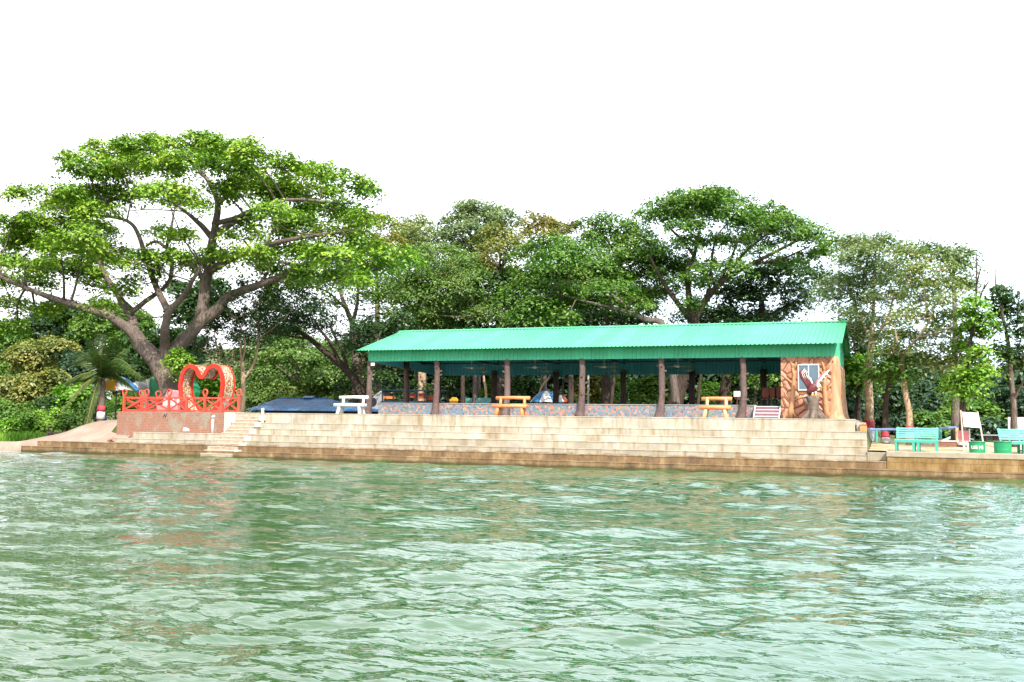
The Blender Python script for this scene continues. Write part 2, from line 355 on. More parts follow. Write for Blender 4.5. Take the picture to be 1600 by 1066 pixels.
vv = sorted(set([20, 38, 40]+list(np.arange(41, 43, .2))+list(np.arange(43, 66, .9))+list(range(66, 130, 6))+[140, 160, 200, 260, 400, 900]))
V = [(u, v, ground(u, v)-.06) for v in vv for u in us]; n = len(us)
q = [(i*n+j, i*n+j+1, (i+1)*n+j+1, (i+1)*n+j) for i in range(len(vv)-1) for j in range(n-1)]
struct(mesh_np('ground', V, q, M['soil'], smooth=False))
# pale sand of the yard on the right and the sand slope on the left
us2 = [-.96]+list(np.arange(-.5, 14, .5)); vv2 = list(np.arange(40.75, 52, .45)); n = len(us2)
V = [(u, v, (.93+.035*max(v-42, 0))+(.018*math.sin(u*2.1+v)+.02*math.sin(v*3.1-u*1.3))) for v in vv2 for u in us2]
q = [(i*n+j, i*n+j+1, (i+1)*n+j+1, (i+1)*n+j) for i in range(len(vv2)-1) for j in range(n-1)]
struct(mesh_np('sand_yard', V, q, M['sandyard'], smooth=True))
def mound(u, v):
    hr = .30+1.46*sst(-46.6, -40.6, u); f = sst(40.6, 44.3, v)
    return (.46+(hr-.46)*f)*(1-.5*sst(48, 54, v))+.03*math.sin(u*2.3+v*1.1)+.02*math.sin(v*3.3-u*.7)-1.3*sst(-46.0, -46.8, u)-(1.2*sst(41.0, 40.72, v) if u < -42.3 else 0)
us2 = list(np.arange(-46.8, -37.3, .25)); vv2 = list(np.arange(40.7, 54, .3)); n = len(us2)
V = [(u, v, mound(u, v)) for v in vv2 for u in us2]
q = [(i*n+j, i*n+j+1, (i+1)*n+j+1, (i+1)*n+j) for i in range(len(vv2)-1) for j in range(n-1)]
struct(mesh_np('sand_slope', V, q, M['sandslope'], smooth=True))
b = MB(); b.box((-38.35, 42.3, .2), (-1.46, 57.5, 2.155)); struct(b.build('promenade_paving', M['pave']))
# grass at the foot of the far left bank
def grass_strip():
    r_ = np.random.default_rng(11); N = 9000; u = r_.uniform(-85, -46, N); sb = 57.5+(u+60)*.12; v = sb+np.abs(r_.normal(.3, .9, N))
    h = r_.uniform(.15, .55, N); a = r_.uniform(0, 6.28, N); z = np.array([ground(x, y) for x, y in zip(u, v)])-.08
    w = .05+0*u; dx, dy = np.cos(a)*w, np.sin(a)*w; lx, ly = r_.normal(0, .1, N), r_.normal(0, .1, N)
    V = np.stack([np.stack([u-dx, v-dy, z], -1), np.stack([u+dx, v+dy, z], -1), np.stack([u+lx+dx*.2, v+ly+dy*.2, z+h], -1), np.stack([u+lx-dx*.2, v+ly-dy*.2, z+h], -1)], 1).reshape(-1, 3)
    o = mesh_np('bank_grass', V, np.arange(4*N).reshape(-1, 4), L['lime'])
    tag(o, 'bright green grass fringing the far left waterline', 'grass', kind='stuff')
grass_strip()
# ------------------------------------------------------------------ stepped embankment
ZS = [.28, .56, .79, 1.10, 1.39, 1.68, 2.16]; VS = [40+.33*i for i in range(8)]
LEFT = [-42.95, -42.2, -37.4, -36.5, -31.0, -31.0, -31.0]; RIGHT = [12.5, -.3, -1.0, -1.0, -1.0, -1.02, -1.45]
st = thing('stepped_embankment', (-16, 41, 0), 'long cream concrete embankment steps with brown waterline stains', 'steps')
def tread(b, l, r, v0, v1, z):
    b.box((l, v0, -1), (r, v1, z-.047)); b.box((l, v0-.013, z-.045), (r+.008, v1-.015, z))
for i in range(7):
    b = MB(); v1 = VS[i+1] if i < 6 else 42.3
    if i == 3: tread(b, -36.5, -31.0, VS[3], 41.98, ZS[3]); tread(b, -30.98, RIGHT[3], VS[3], v1, ZS[3])
    elif i == 2: tread(b, LEFT[2], -36.52, VS[2], 41.98, ZS[2]); tread(b, -36.5, RIGHT[2], VS[2], v1, ZS[2])
    elif i == 5: tread(b, LEFT[i], RIGHT[i], VS[i], v1, ZS[i]); b.box((-1.40, v1+.001, -1), (-1.06, 42.9, 2.03))
    else: tread(b, LEFT[i], RIGHT[i], VS[i], v1, ZS[i])
    if i == 2: b.box((-.985, VS[2]+.01, -1), (-.3, 41.3, .90))
    b.build('step', M['concrete'], st, bevel=.012)
w = thing('block_embankment_wall', (6, 40.5, 0), 'ochre concrete block embankment wall with grey cap below the sandy yard', 'wall')
b = MB(); b.box((-.285, 40.34, .1), (12.5, 40.8, .74)); b.build('masonry', M['block'], w, bevel=.015)
b = MB(); b.box((-.3, 40.31, .742), (12.5, 40.83, .95)); b.build('coping', paint('grey_cement', (.45, .38, .28), .85, .2, 3, .2, .01, dirt=(.30, .24, .16)), w, bevel=.02)
# narrow brick stairs climbing through the embankment steps
bs = thing('brick_stairs', (-30.4, 41, 0), 'narrow brick stairs with pale curb blocks climbing the embankment', 'stairs')
N = 13
M['riser'] = paint('worn_brick_riser', (.50, .36, .26), .85, .35, 9, .15, .01, dirt=(.62, .56, .46))
M['curb'] = paint('pale_cement', (.70, .64, .54), .8, .12, 5, .2, .004, dirt=(.5, .42, .3))
for i in range(N):
    z1 = .16+i*2.0/(N-1); v0 = 39.86+i*.168; ul = -31.35+.85*i/(N-1); ur = -29.55+.2*i/(N-1)
    if i % 2 == 0: ur += .0
    b = MB(); b.box((ul, v0, z1-.45), (ur, v0+.36, z1-.028)); b.k = 1; b.box((ul, v0-.015, z1-.026), (ur+.004, v0+.36, z1))
    b.build('step', [M['riser'], M['curb']], bs)
    if i % 2 == 1:
        b = MB(); b.box((ur+.006, v0-.02, z1-.22), (ur+.22, v0+.3, z1+.03)); b.build('curb_block', M['curb'], bs, bevel=.015)
# platform with patched brick front
bp = thing('brick_platform_wall', (-35, 42.2, .5), 'patched red brick retaining wall below the coral railing', 'wall')
b = MB(); b.box((-38.5, 42.0, -.5), (-31.67, 42.28, 2.165)); b.box((-38.5, 42.282, -.5), (-38.2, 47.2, 2.165)); b.build('brickwork', M['brick'], bp, bevel=.01)
b = MB(); b.prism([(-31.655, 41.985, 1.05), (-31.1, 41.985, 1.05), (-30.95, 41.985, 1.5), (-30.55, 41.985, 2.17), (-31.655, 41.985, 2.17)], (0, .3, 0)); b.build('wing_wall', M['curb'], bp, bevel=.01)
b = MB(); b.box((-38.3, 42.285, 1), (-30.6, 47.2, 2.17)); b.build('terrace_slab', M['pave'], bp)
text_mesh('N', .26, M['dark'], 'painted_letter', bp, at(257, 650, 41.99), (1, 0, 0), (.25, 0, 1), .004, .3)

# ------------------------------------------------------------------ pavilion
def roofmat(name, c, rough, dirt):
    a = Mat(name, rough, .28); n = a.noise(a.pos((1, 1, 1)), .5, 5, .6); n2 = a.noise(a.pos((2.5, .25, .25)), 1.5, 5, .7)
    lo = tuple(x*.86 for x in c); cc = a.ramp(n, [(.3, lo), (.7, c)]); cc = a.mix(a.rng(n2, .55, .78, 0, .4), cc, dirt); sp_ = a.n('SeparateXYZ'); lk(a.nt, a.pos(), sp_.inputs[0]); fl_ = a.n('Math', operation='FLOOR'); ml = a.n('Math', operation='MULTIPLY'); ml.inputs[1].default_value = 1/.8
    lk(a.nt, sp_.outputs[0], ml.inputs[0]); lk(a.nt, ml.outputs[0], fl_.inputs[0]); wn = a.n('TexWhiteNoise', noise_dimensions='1D'); lk(a.nt, fl_.outputs[0], wn.inputs['W'])
    cc = a.mix(1., cc, a.ramp(wn.outputs['Value'], [(0, (.86, .88, .86)), (1, (1.05, 1.04, 1.05))]), 'MULTIPLY')      # each sheet weathered a little differently
    sm = a.noise(a.pos((.3, 1.6, 1.6)), 1.1, 5, .7); cc = a.mix(a.rng(sm, .63, .74, 0, .55), cc, (.10, .13, .09)); a.color(cc); return a.m
M['roof'] = roofmat('green_profiled_sheet', (.075, .42, .205), .5, (.125, .45, .27))
M['fascia'] = roofmat('fascia_green_sheet', (.08, .48, .27), .45, (.11, .48, .30))
M['tealback'] = roofmat('dull_teal_sheet', (.13, .48, .62), .6, (.12, .40, .50))
def mosaic():
    a = Mat('pebble_mosaic', .55, .4); p = a.pos(); v = a.n('TexVoronoi', Scale=10); lk(a.nt, p, v.inputs['Vector']); s = a.n('SeparateColor'); lk(a.nt, v.outputs['Color'], s.inputs[0])
    c = a.ramp(s.outputs[0], [(0, (.075, .13, .185)), (.22, (.36, .12, .065)), (.38, (.17, .18, .19)), (.52, (.05, .16, .23)), (.66, (.40, .20, .12)), (.78, (.09, .06, .09)), (.88, (.11, .16, .08)), (.95, (.22, .11, .15))], 'CONSTANT')
    c = a.mix(.2, c, (.24, .245, .23)); e = a.n('TexVoronoi', Scale=10, feature='DISTANCE_TO_EDGE'); lk(a.nt, p, e.inputs['Vector'])
    a.color(a.mix(a.rng(e.outputs['Distance'], .02, .07, .75, 0), c, (.17, .16, .16))); a.bump(a.rng(e.outputs['Distance'], 0, .15), .02, .5); return a.m
M['mosaic'] = mosaic()
def stonewall():
    a = Mat('terracotta_crazy_stone', .75, .25); p = a.pos((1, .2, 1)); w = a.n('TexNoise', Scale=2.2, Detail=2); lk(a.nt, p, w.inputs['Vector'])
    pw = a.n('Mix', data_type='VECTOR'); pw.inputs[0].default_value = .12; lk(a.nt, p, pw.inputs[4]); lk(a.nt, w.outputs['Color'], pw.inputs[5])
    e = a.n('TexVoronoi', Scale=2.6, feature='DISTANCE_TO_EDGE'); lk(a.nt, pw.outputs[1], e.inputs['Vector'])
    v = a.n('TexVoronoi', Scale=2.6); lk(a.nt, pw.outputs[1], v.inputs['Vector']); s = a.n('SeparateColor'); lk(a.nt, v.outputs['Color'], s.inputs[0])
    c = a.ramp(s.outputs[1], [(0, (.36, .145, .085)), (.5, (.43, .195, .12)), (1, (.48, .26, .17))]); c = a.mix(a.rng(a.noise(a.pos(), 9, 5), .4, .75, 0, .35), c, (.24, .075, .035))
    a.color(a.mix(a.rng(e.outputs['Distance'], .015, .035, 1, 0), c, (.10, .028, .018))); a.bump(a.rng(e.outputs['Distance'], 0, .2), .1, .9); return a.m
M['stone'] = stonewall()
M['relief'] = paint('tan_relief_plaster', (.60, .32, .16), .7, .2, 5, .2, .01, dirt=(.44, .20, .09))
def fluted():
    a = Mat('fluted_orange_plaster', .7, .2); n = a.noise(a.pos((5, 5, .35)), 2.2, 5, .65)
    a.color(a.ramp(n, [(.3, (.34, .135, .06)), (.5, (.43, .22, .12)), (.7, (.48, .33, .22))])); a.bump(n, .05, .8); return a.m
M['fluted'] = fluted()
U0, U1 = -26.1, -2.05
pv = thing('open_pavilion', (-14, 50, 2.16), 'long open-sided pavilion with green corrugated gable roof and tree-trunk columns', 'pavilion')
def corr(u0, u1, pts, period=.2, amp=.032, thick=.006):      # ribbed sheet; pts: (v,z) from edge to edge; ribs run along pts
    prof = []; n = int(round((u1-u0)/period)); per = (u1-u0)/n
    for i in range(n):
        x = u0+i*per; prof += [(x, 0), (x+per*.30, 0), (x+per*.42, 1), (x+per*.58, 1), (x+per*.70, 0)]
    prof.append((u1, 0)); m_ = MB(); P = []
    for (v, z, nv, nz) in pts:
        for side in (0, 1):
            for x, h in prof: k = h*amp-side*thick; P.append((x, v+nv*k, z+nz*k))
    K = len(prof); fs = []
    for i in range(len(pts)-1):
        a0, b0 = i*2*K, (i+1)*2*K
        for j in range(K-1):
            fs.append((a0+j, a0+j+1, b0+j+1, b0+j)); fs.append((b0+K+j, b0+K+j+1, a0+K+j+1, a0+K+j))
    m_.add(P, fs); return m_
sl = math.atan2(1.48, 5.0); nf = (-math.sin(sl), math.cos(sl)); nb = (math.sin(sl), math.cos(sl))
def sag(u): return 0
b = corr(U0, U1, [(45.3, 5.48, *nf), (47.8, 6.21, *nf), (50.3, 6.955, *nf)]); b.build('roof_slope', M['roof'], pv)
b = corr(U0, U1, [(50.302, 6.955, *nb), (52.8, 6.21, *nb), (55.3, 5.48, *nb)]); b.build('roof_slope', M['roof'], pv)
b = MB(); b.prism([(U0-.03, 49.98, 6.90), (U0-.03, 50.3, 7.0), (U0-.03, 50.62, 6.90), (U0-.03, 50.3, 6.965)], (U1-U0+.06, 0, 0))
for i in range(46):
    u = U0+.3+i*.52; b.box((u, 50.2, 6.985), (u+.05, 50.26, 7.03))
b.build('ridge_cap', M['roof'], pv)
# fascias: front, back, and the two gable ends
FU0, FU1 = -25.72, -2.43
def vfascia(v, z0, z1, mat, out):
    b = corr(FU0, FU1, [(v, z0, 0, 0), (v, z1, 0, 0)], .2)
    P = b.v; K = len(P)//4; q = []
    prof = corr(FU0, FU1, [(0, 0, 1, 0), (0, 1, 1, 0)], .2, .036)
    q = [(x, v+out*yy, z0 if zz < .5 else z1) for x, yy, zz in prof.v]; b.v = q; return b.build('fascia', mat, pv)
vfascia(46.0, 4.95, 5.60, M['fascia'], -1)
vfascia(54.6, 4.66, 5.60, M['tealback'], 1)
def gable(u, mat, out):
    prof = []; n = 42; per = 8.56/n; b = MB()
    def top(v): return 5.48+(1.48/5)*(min(v, 100.6-v)-45.3)-.05
    for i in range(n):
        v = 46.02+i*per
        for a_, h in ((0, 0), (.3, 0), (.42, 1), (.58, 1), (.7, 0)): prof.append((v+per*a_, h*.022))
    prof.append((54.58, 0)); K = len(prof)
    z0 = lambda v: 4.95-.29*(v-46)/8.6
    P = [(u+out*h, v, z0(v)) for v, h in prof]+[(u+out*h, v, top(v)) for v, h in prof]+[(u-out*.006+out*h, v, z0(v)) for v, h in prof]+[(u-out*.006+out*h, v, top(v)) for v, h in prof]
    b.add(P, [(j, j+1, K+j+1, K+j) for j in range(K-1)]+[(2*K+j, 3*K+j, 3*K+j+1, 2*K+j+1) for j in range(K-1)]); b.build('gable_fascia', mat, pv)
gable(-2.42, M['fascia'], 1); gable(-25.73, M['tealback'], -1)
# steel frame under the roof
b = MB()
for u in [-25.55, -21.75, -17.95, -14.1, -10.2, -6.4, -2.7]:
    b.bar((u, 46.1, 5.52), (u, 50.3, 6.82), .09, .14); b.bar((u, 50.3, 6.82), (u, 54.5, 5.52), .09, .14); b.bar((u, 46.1, 5.3), (u, 54.5, 5.3), .08, .1)
for v in (46.6, 48.4, 52.2, 54.0): b.bar((-25.6, v, 5.62+(1.48/5)*(min(v, 100.6-v)-46.1)), (-2.6, v, 5.62+(1.48/5)*(min(v, 100.6-v)-46.1)), .07, .07)
for v in (48.5, 52): b.bar((-25.6, v, 5.21), (-2.6, v, 5.21), .06, .08)
b.build('roof_frame', M['navy'], pv)
# columns shaped like tree trunks
def column(u, v, zt, r, stubs, flare=1.9):
    b = MB(); z0 = 2.15; H_ = zt-z0; r_ = random.Random(int(u*100+v))
    pts = []; rad = []
    for t, f in ((0, flare), (.04, flare*.82), (.1, 1.3), (.2, 1.12), (.4, 1.03), (.6, 1), (.8, .97), (1, 1.0)):
        pts.append((u+r_.uniform(-.025, .025)+(-.10*max(0, .25-t)*4 if stubs else 0), v+r_.uniform(-.02, .02), z0+t*H_)); rad.append(r*f*r_.uniform(.95, 1.06))
    b.tube(pts, rad, 12, wob=.05)
    for i in range(stubs):
        a = r_.choice([-.3, .2, math.pi+.2, math.pi-.4, -1.3]); z = z0+H_*r_.uniform(.25, .85); d = Vector((math.cos(a), math.sin(a)*.8, .45))
        p = Vector((u, v, z)); b.tube([p, p+d*(r+.04), p+d*(r+.12)], [.06, .05, .042], 7)
    return b.build('column', M['column'], pv, smooth=True)
for px, py in [(577, 600), (682, 600), (792, 600), (909, 600), (1033, 600), (1161, 600)]:
    column(at(px, py, 46.08).x, 46.12, 5.0, .145, 4)
for u in (-21.95, -18.1, -14.15, -10.3, -6.45): column(u, 54.35, 4.9, .17, 3, 1.4)
column(-25.55, 54.35, 4.9, .16, 2, 1.4); column(-2.75, 54.35, 4.9, .16, 0, 1.4); column(-25.6, 50.2, 5.2, .15, 2, 1.4)
b = MB(); b.box((-25.2, 46.25, 2.15), (-5.85, 46.45, 2.77)); b.build('mosaic_wall', M['mosaic'], pv, bevel=.02)
b = MB(); b.box((-25.2, 46.452, 2.15), (-4.72, 54.0, 2.72)); b.build('raised_floor', M['pave'], pv)
b = MB(); b.box((-25.22, 46.22, 2.772), (-5.83, 46.48, 2.80)); b.build('wall_coping', M['grey'], pv)
# purple entrance steps with white edges
es = MB(); M['purple'] = paint('dusky_purple_paint', (.30, .15, .19), .6, .15)
for i in range(4): es.box((-5.82, 45.55+i*.225, 2.15), (-4.78, 45.55+(i+1)*.225, 2.15+.15*(i+1)))
eo = es.build('entrance_steps', M['purple'], pv, bevel=.006)
ee = MB()
for i in range(4): ee.box((-5.84, 45.535+i*.225, 2.118+.15*(i+1)), (-4.76, 45.60+i*.225, 2.153+.15*(i+1)))
ee.bar((-5.86, 45.53, 2.2), (-5.86, 46.2, 2.75), .05, .08); ee.bar((-4.755, 45.53, 2.2), (-4.755, 46.2, 2.75), .05, .08)
ee.build('step_edging', M['white'], eo)
# stone-faced room at the right end
b = MB(); b.box((-4.71, 46.0, 2.15), (-2.47, 46.2, 4.96)); b.box((-4.71, 46.202, 2.15), (-4.55, 50, 4.96)); b.box((-2.65, 46.202, 2.15), (-2.47, 54.2, 4.9))
b.build('room_wall', M['stone'], pv)
def relief(pts_list):
    b = MB()
    for pts, r0, r1 in pts_list:
        W = [Vector((at(x, y, 46.0).x, 46.0, at(x, y, 46.0).z)) for x, y in pts]; n = len(W)
        b.tube(W, [.68*(r0+(r1-r0)*i/(n-1)) for i in range(n)], 8, wob=.06)
    return b.build('tree_relief', M['relief'], pv, smooth=True)
relief([([(1235, 653), (1236, 640), (1239, 625), (1240, 600), (1241, 585), (1239, 575)], .20, .10), ([(1240, 578), (1237, 568), (1233, 560)], .09, .05), ([(1240, 580), (1244, 568), (1245, 559)], .09, .05),
        ([(1239, 600), (1230, 592), (1222, 586)], .085, .045), ([(1238, 628), (1230, 620), (1225, 611)], .08, .04), ([(1241, 626), (1250, 621), (1264, 618)], .09, .06), ([(1236, 640), (1232, 648), (1229, 653)], .12, .08), ([(1237, 640), (1241, 648), (1244, 653)], .12, .08)])
relief([([(1292, 653), (1291, 640), (1289, 620), (1288, 600), (1289, 580)], .20, .12), ([(1289, 582), (1286, 570), (1281, 559)], .09, .05), ([(1289, 582), (1296, 571), (1300, 560)], .09, .05), ([(1290, 611), (1297, 603), (1302, 597)], .08, .045),
        ([(1290, 627), (1298, 621), (1302, 612)], .09, .05), ([(1288, 622), (1280, 619), (1275, 616)], .08, .05), ([(1290, 590), (1285, 583), (1281, 579)], .08, .05), ([(1292, 642), (1296, 649), (1299, 653)], .12, .08)])
cb = MB(); cu_ = -2.44
P = [(cu_+.03, 46.22, 2.1), (cu_+.02, 46.22, 2.25), (cu_, 46.22, 2.6), (cu_, 46.22, 3.3), (cu_-.02, 46.22, 4.2), (cu_, 46.22, 4.7), (cu_-.02, 46.2, 4.97)]
cb.tube(P, [.52, .40, .31, .27, .24, .22, .18], 18, wob=.07)
for k in range(1, 9):
    v = 46.5+k*.85; cb.tube([(-2.42, v, 2.1), (-2.44, v, 2.5), (-2.46, v, 3.4), (-2.46, v, 4.78)], [.40, .27, .2, .16], 10, wob=.06)
cb.build('trunk_pilaster', M['fluted'], pv, smooth=True)
w0, w1 = at(1246.5, 569.5, 46), at(1280.5, 610.5, 46); wx0, wx1, wz1, wz0 = w0.x, w1.x, w0.z, w1.z
win = MB(); t = .05; xm = (wx0+wx1)/2
for a, c in (((wx0, wz0), (wx0+t, wz1)), ((wx1-t, wz0), (wx1, wz1)), ((xm-t/2, wz0+t), (xm+t/2, wz1-t))): win.box((a[0], 45.93, a[1]), (c[0], 46.02, c[1]))
win.box((wx0+t+.001, 45.932, wz0), (wx1-t-.001, 46.02, wz0+t)); win.box((wx0+t+.001, 45.932, wz1-t), (wx1-t-.001, 46.02, wz1))
wo = win.build('window', M['white'], pv, bevel=.006)
pm = MB(); pm.box((wx0+t, 45.975, wz0+t), (xm-t/2, 45.985, wz1-t)); pm.box((xm+t/2, 45.965, wz0+t), (wx1-t, 45.975, wz1-t)); pm.build('pane', M['clear'], wo)
# floodlight at the left end of the fascia
fl = thing('floodlight', at(583, 569, 45.9), 'small white floodlight under the left end of the green fascia', 'floodlight'); p = Vector(fl.location)
b = MB(); b.box(p+Vector((-.09, -.1, -.1)), p+Vector((.12, -.02, .06))); b.build('housing', M['white'], fl, bevel=.015)
b = MB(); b.bar(p+Vector((0, -.03, .05)), p+Vector((0, .12, .16)), .03, .03); b.build('bracket', M['grey'], fl)
# ceiling fans
def fan(u, v, label, rz):
    f = thing('ceiling_fan', (u, v, 4.72), label, 'ceiling fan', 'ceiling fans under the pavilion roof', rz)
    b = MB(); b.tube([(0, 0, .08), (0, 0, .46)], .018, 8); b.lathe((0, 0, .38), [(.03, 0), (.06, .05), (.05, .09)], 10); b.build('downrod', M['fanwhite'], f, origin=(0, 0, 0)).location = (0, 0, 0)
    b = MB(); b.lathe((0, 0, 0), [(.04, -.06), (.12, -.03), (.13, .03), (.09, .08), (.03, .1)], 16); b.build('motor', M['fanwhite'], f, origin=(0, 0, 0), smooth=True).location = (0, 0, 0)
    for k in range(3):
        a = 2*math.pi*k/3; d = Vector((math.cos(a), math.sin(a), 0)); s_ = Vector((-d.y, d.x, 0)); b = MB()
        b.prism([d*.11-s_*.03, d*.22-s_*.065, d*.68-s_*.075, d*.70+s_*.05, d*.22+s_*.05, d*.11+s_*.03], (0, 0, .012)); b.build('blade', M['fanwhite'], f, origin=(0, 0, 0)).location = (0, 0, 0)
    return f
for (px, py, v, lab, rz) in [(737, 569, 48.5, 'cream ceiling fan between second and third front columns, nearer one', .3), (757, 572, 52, 'cream ceiling fan between second and third front columns, farther one', 1.2),
                             (836, 568, 48.5, 'cream ceiling fan between third and fourth front columns, nearer one', .9), (854, 571, 52, 'cream ceiling fan between third and fourth front columns, farther one', .2),
                             (944, 567, 48.5, 'cream ceiling fan between fourth and fifth front columns, nearer one', .1), (960, 569, 52, 'cream ceiling fan between fourth and fifth front columns, farther one', .75),
                             (1059, 565, 48.5, 'cream ceiling fan between fifth and sixth front columns, nearer one', .5), (1077, 569, 52, 'cream ceiling fan between fifth and sixth front columns, farther one', 1.0)]:
    fan(at(px, py, v).x, v, lab, rz)
# ------------------------------------------------------------------ log benches on the promenade
def log_bench(px0, px1, mat, mat2, label, v=43.6):
    u0, u1 = at(px0, 645, v).x, at(px1, 645, v).x; uc = (u0+u1)/2; Lh = (u1-u0)/2; z = 2.16
    o = thing('log_bench', (uc, v, z), label, 'bench', 'log benches along the promenade'); r_ = random.Random(px0)
    b = MB(); b.tube([(uc-Lh, v-.2, z+.45), (uc, v-.2, z+.46), (uc+Lh, v-.2, z+.45)], [.085, .08, .085], 10, wob=.05); b.tube([(uc-Lh+.04, v-.02, z+.455), (uc+Lh-.03, v-.02, z+.455)], .08, 10, wob=.05); b.tube([(uc-Lh+.02, v+.15, z+.45), (uc+Lh-.05, v+.15, z+.45)], .08, 10, wob=.05)
    b.build('seat', mat, o, smooth=True)
    b = MB(); b.tube([(uc-Lh+.02, v+.28, z+.84), (uc, v+.29, z+.86), (uc+Lh-.02, v+.28, z+.84)], [.085, .078, .09], 10, wob=.06); b.build('backrest', mat, o, smooth=True)
    for s in (-1, 1):
        b = MB(); b.tube([(uc+s*(Lh-.26), v+.2, z+.3), (uc+s*(Lh-.27), v+.27, z+.9)], [.075, .068], 9, wob=.05); b.build('back_post', mat2, o, smooth=True)
        for dv in (-.17, .17):
            b = MB(); b.tube([(uc+s*(Lh-.20), v+dv*1.25, z-.02), (uc+s*(Lh-.24), v+dv, z+.2), (uc+s*(Lh-.28), v+dv*.9, z+.42)], [.1, .085, .09], 9, wob=.06); b.build('leg', mat2, o, smooth=True)
    return o
log_bench(525, 571, M['white'], M['white'], 'white log bench beside the first pavilion column')
log_bench(771, 825, M['orange'], M['orange'], 'orange log bench in front of the third pavilion column')
log_bench(1094, 1143, M['orange'], M['cream_orange'], 'orange log bench with paler legs left of the sixth pavilion column')
# ------------------------------------------------------------------ bird statue on a stump
bd = thing('bird_statue', (-3.05, 45.2, 2.16), 'maroon bird statue with striped raised wings on a grey stump', 'statue')
def bp_(px, py, dv=0): return at(px, py, 45.2+dv)
b = MB(); s0 = bp_(1272, 655); x0 = s0.x; b.tube([(x0, 45.2, 2.1), (x0, 45.2, 2.3), (x0-.02, 45.2, 2.6), (x0-.03, 45.2, 2.95), (x0-.05, 45.2, 3.18)], [.42, .32, .24, .24, .30], 14, wob=.09)
for a in (.1, 1.3, 2.6, 3.5, 4.6, 5.5): b.tube([(x0+.16*math.cos(a), 45.2+.16*math.sin(a), 2.5), (x0+.4*math.cos(a), 45.2+.35*math.sin(a), 2.26), (x0+.62*math.cos(a), 45.2+.5*math.sin(a), 2.1)], [.13, .1, .07], 8)
b.tube([(x0-.1, 45.2, 2.7), (x0-.32, 45.15, 2.95), (x0-.4, 45.12, 3.06)], [.1, .08, .09], 8); b.build('stump', paint('grey_brown_stump', (.20, .15, .12), .85, .5, 6, .15, .02, dirt=(.38, .30, .24)), bd, smooth=True)
b = MB(); b.tube([bp_(1262, 616), bp_(1265, 612, -.02), bp_(1270, 607, -.04), bp_(1274, 602, -.03), bp_(1278, 600)], [.06, .15, .19, .15, .08], 12); b.build('body', M['maroon'], bd, smooth=True)
b = MB(); b.tube([bp_(1274, 605, -.04), bp_(1278, 603, -.05), bp_(1282, 602.5, -.06)], [.08, .11, .06], 10); b.build('head', M['white'], bd, smooth=True)
b = MB(); b.tube([bp_(1280, 604, -.06), bp_(1283, 604.5, -.06), bp_(1284.5, 607, -.06)], [.055, .045, .008], 8); b.build('beak', M['yellow'], bd, smooth=True)
for xx in (1269.5, 1274.5):
    b = MB(); b.tube([bp_(xx, 612, -.08), bp_(xx, 616, -.08)], [.055, .05], 8); b.k = 1; b.tube([bp_(xx, 616, -.08), bp_(xx, 620.5, -.08)], [.05, .055], 8)
    for dx in (-1.5, 0, 1.5): b.tube([bp_(xx, 619.5, -.08), bp_(xx+dx, 621.5, -.2)], [.03, .02], 6)
    b.build('leg', [M['white'], M['yellow']], bd, smooth=True)
b = MB(); b.prism([bp_(1265, 612), bp_(1263, 618), bp_(1255, 620), bp_(1258, 617)], (0, .05, 0)); b.build('tail', M['white'], bd)
def wing(feathers, name='wing'):
    b = MB()
    for f, wd_ in feathers:
        P = [bp_(x, y, dv) for x, y, dv in f]; n = len(P)
        for i in range(n-1): pass
        b.k = 0; b.tube(P, [wd_*(1-.15*i/(n-1)) for i in range(n)], 8)
        b.k = 1; Q = [p+Vector((wd_*.55, -wd_*.8, wd_*.3)) for p in P]; b.tube(Q, wd_*.22, 6)
    return b.build(name, [M['maroon'], M['white']], bd, smooth=True)
wing([([(1266, 608, 0), (1260, 599, .02), (1253, 589, .05), (1251, 583, .06), (1256, 578, .06)], .10), ([(1267, 607, -.02), (1262, 598, 0), (1256, 589, .03), (1254, 584, .04), (1258, 580, .04)], .09),
      ([(1268, 606, -.04), (1264, 597, -.02), (1259, 588, .01), (1258, 584, .02), (1260, 582, .02)], .085), ([(1270, 606, -.05), (1266, 597, -.04), (1262, 589, -.01)], .08), ([(1271, 606, -.06), (1268, 598, -.05), (1265, 591, -.03)], .07)])
b = MB(); b.k = 0; b.tube([bp_(1273, 604), bp_(1280, 595, .02), bp_(1288, 586, .05), bp_(1295, 579, .08)], [.11, .11, .10, .03], 8); b.k = 1; b.tube([bp_(1274, 603.5, -.1), bp_(1281, 594.5, -.08), bp_(1289, 585.5, -.04), bp_(1296, 578, .02)], [.035, .045, .045, .02], 8)
for i in range(4): b.tube([bp_(1278+i*4.5, 598-i*4.6, -.09), bp_(1280+i*4.5, 601-i*4.6, -.02)], [.04, .03], 6)
b.build('wing', [paint('dusty_pink_paint', (.52, .22, .22), .5), M['white']], bd, smooth=True)
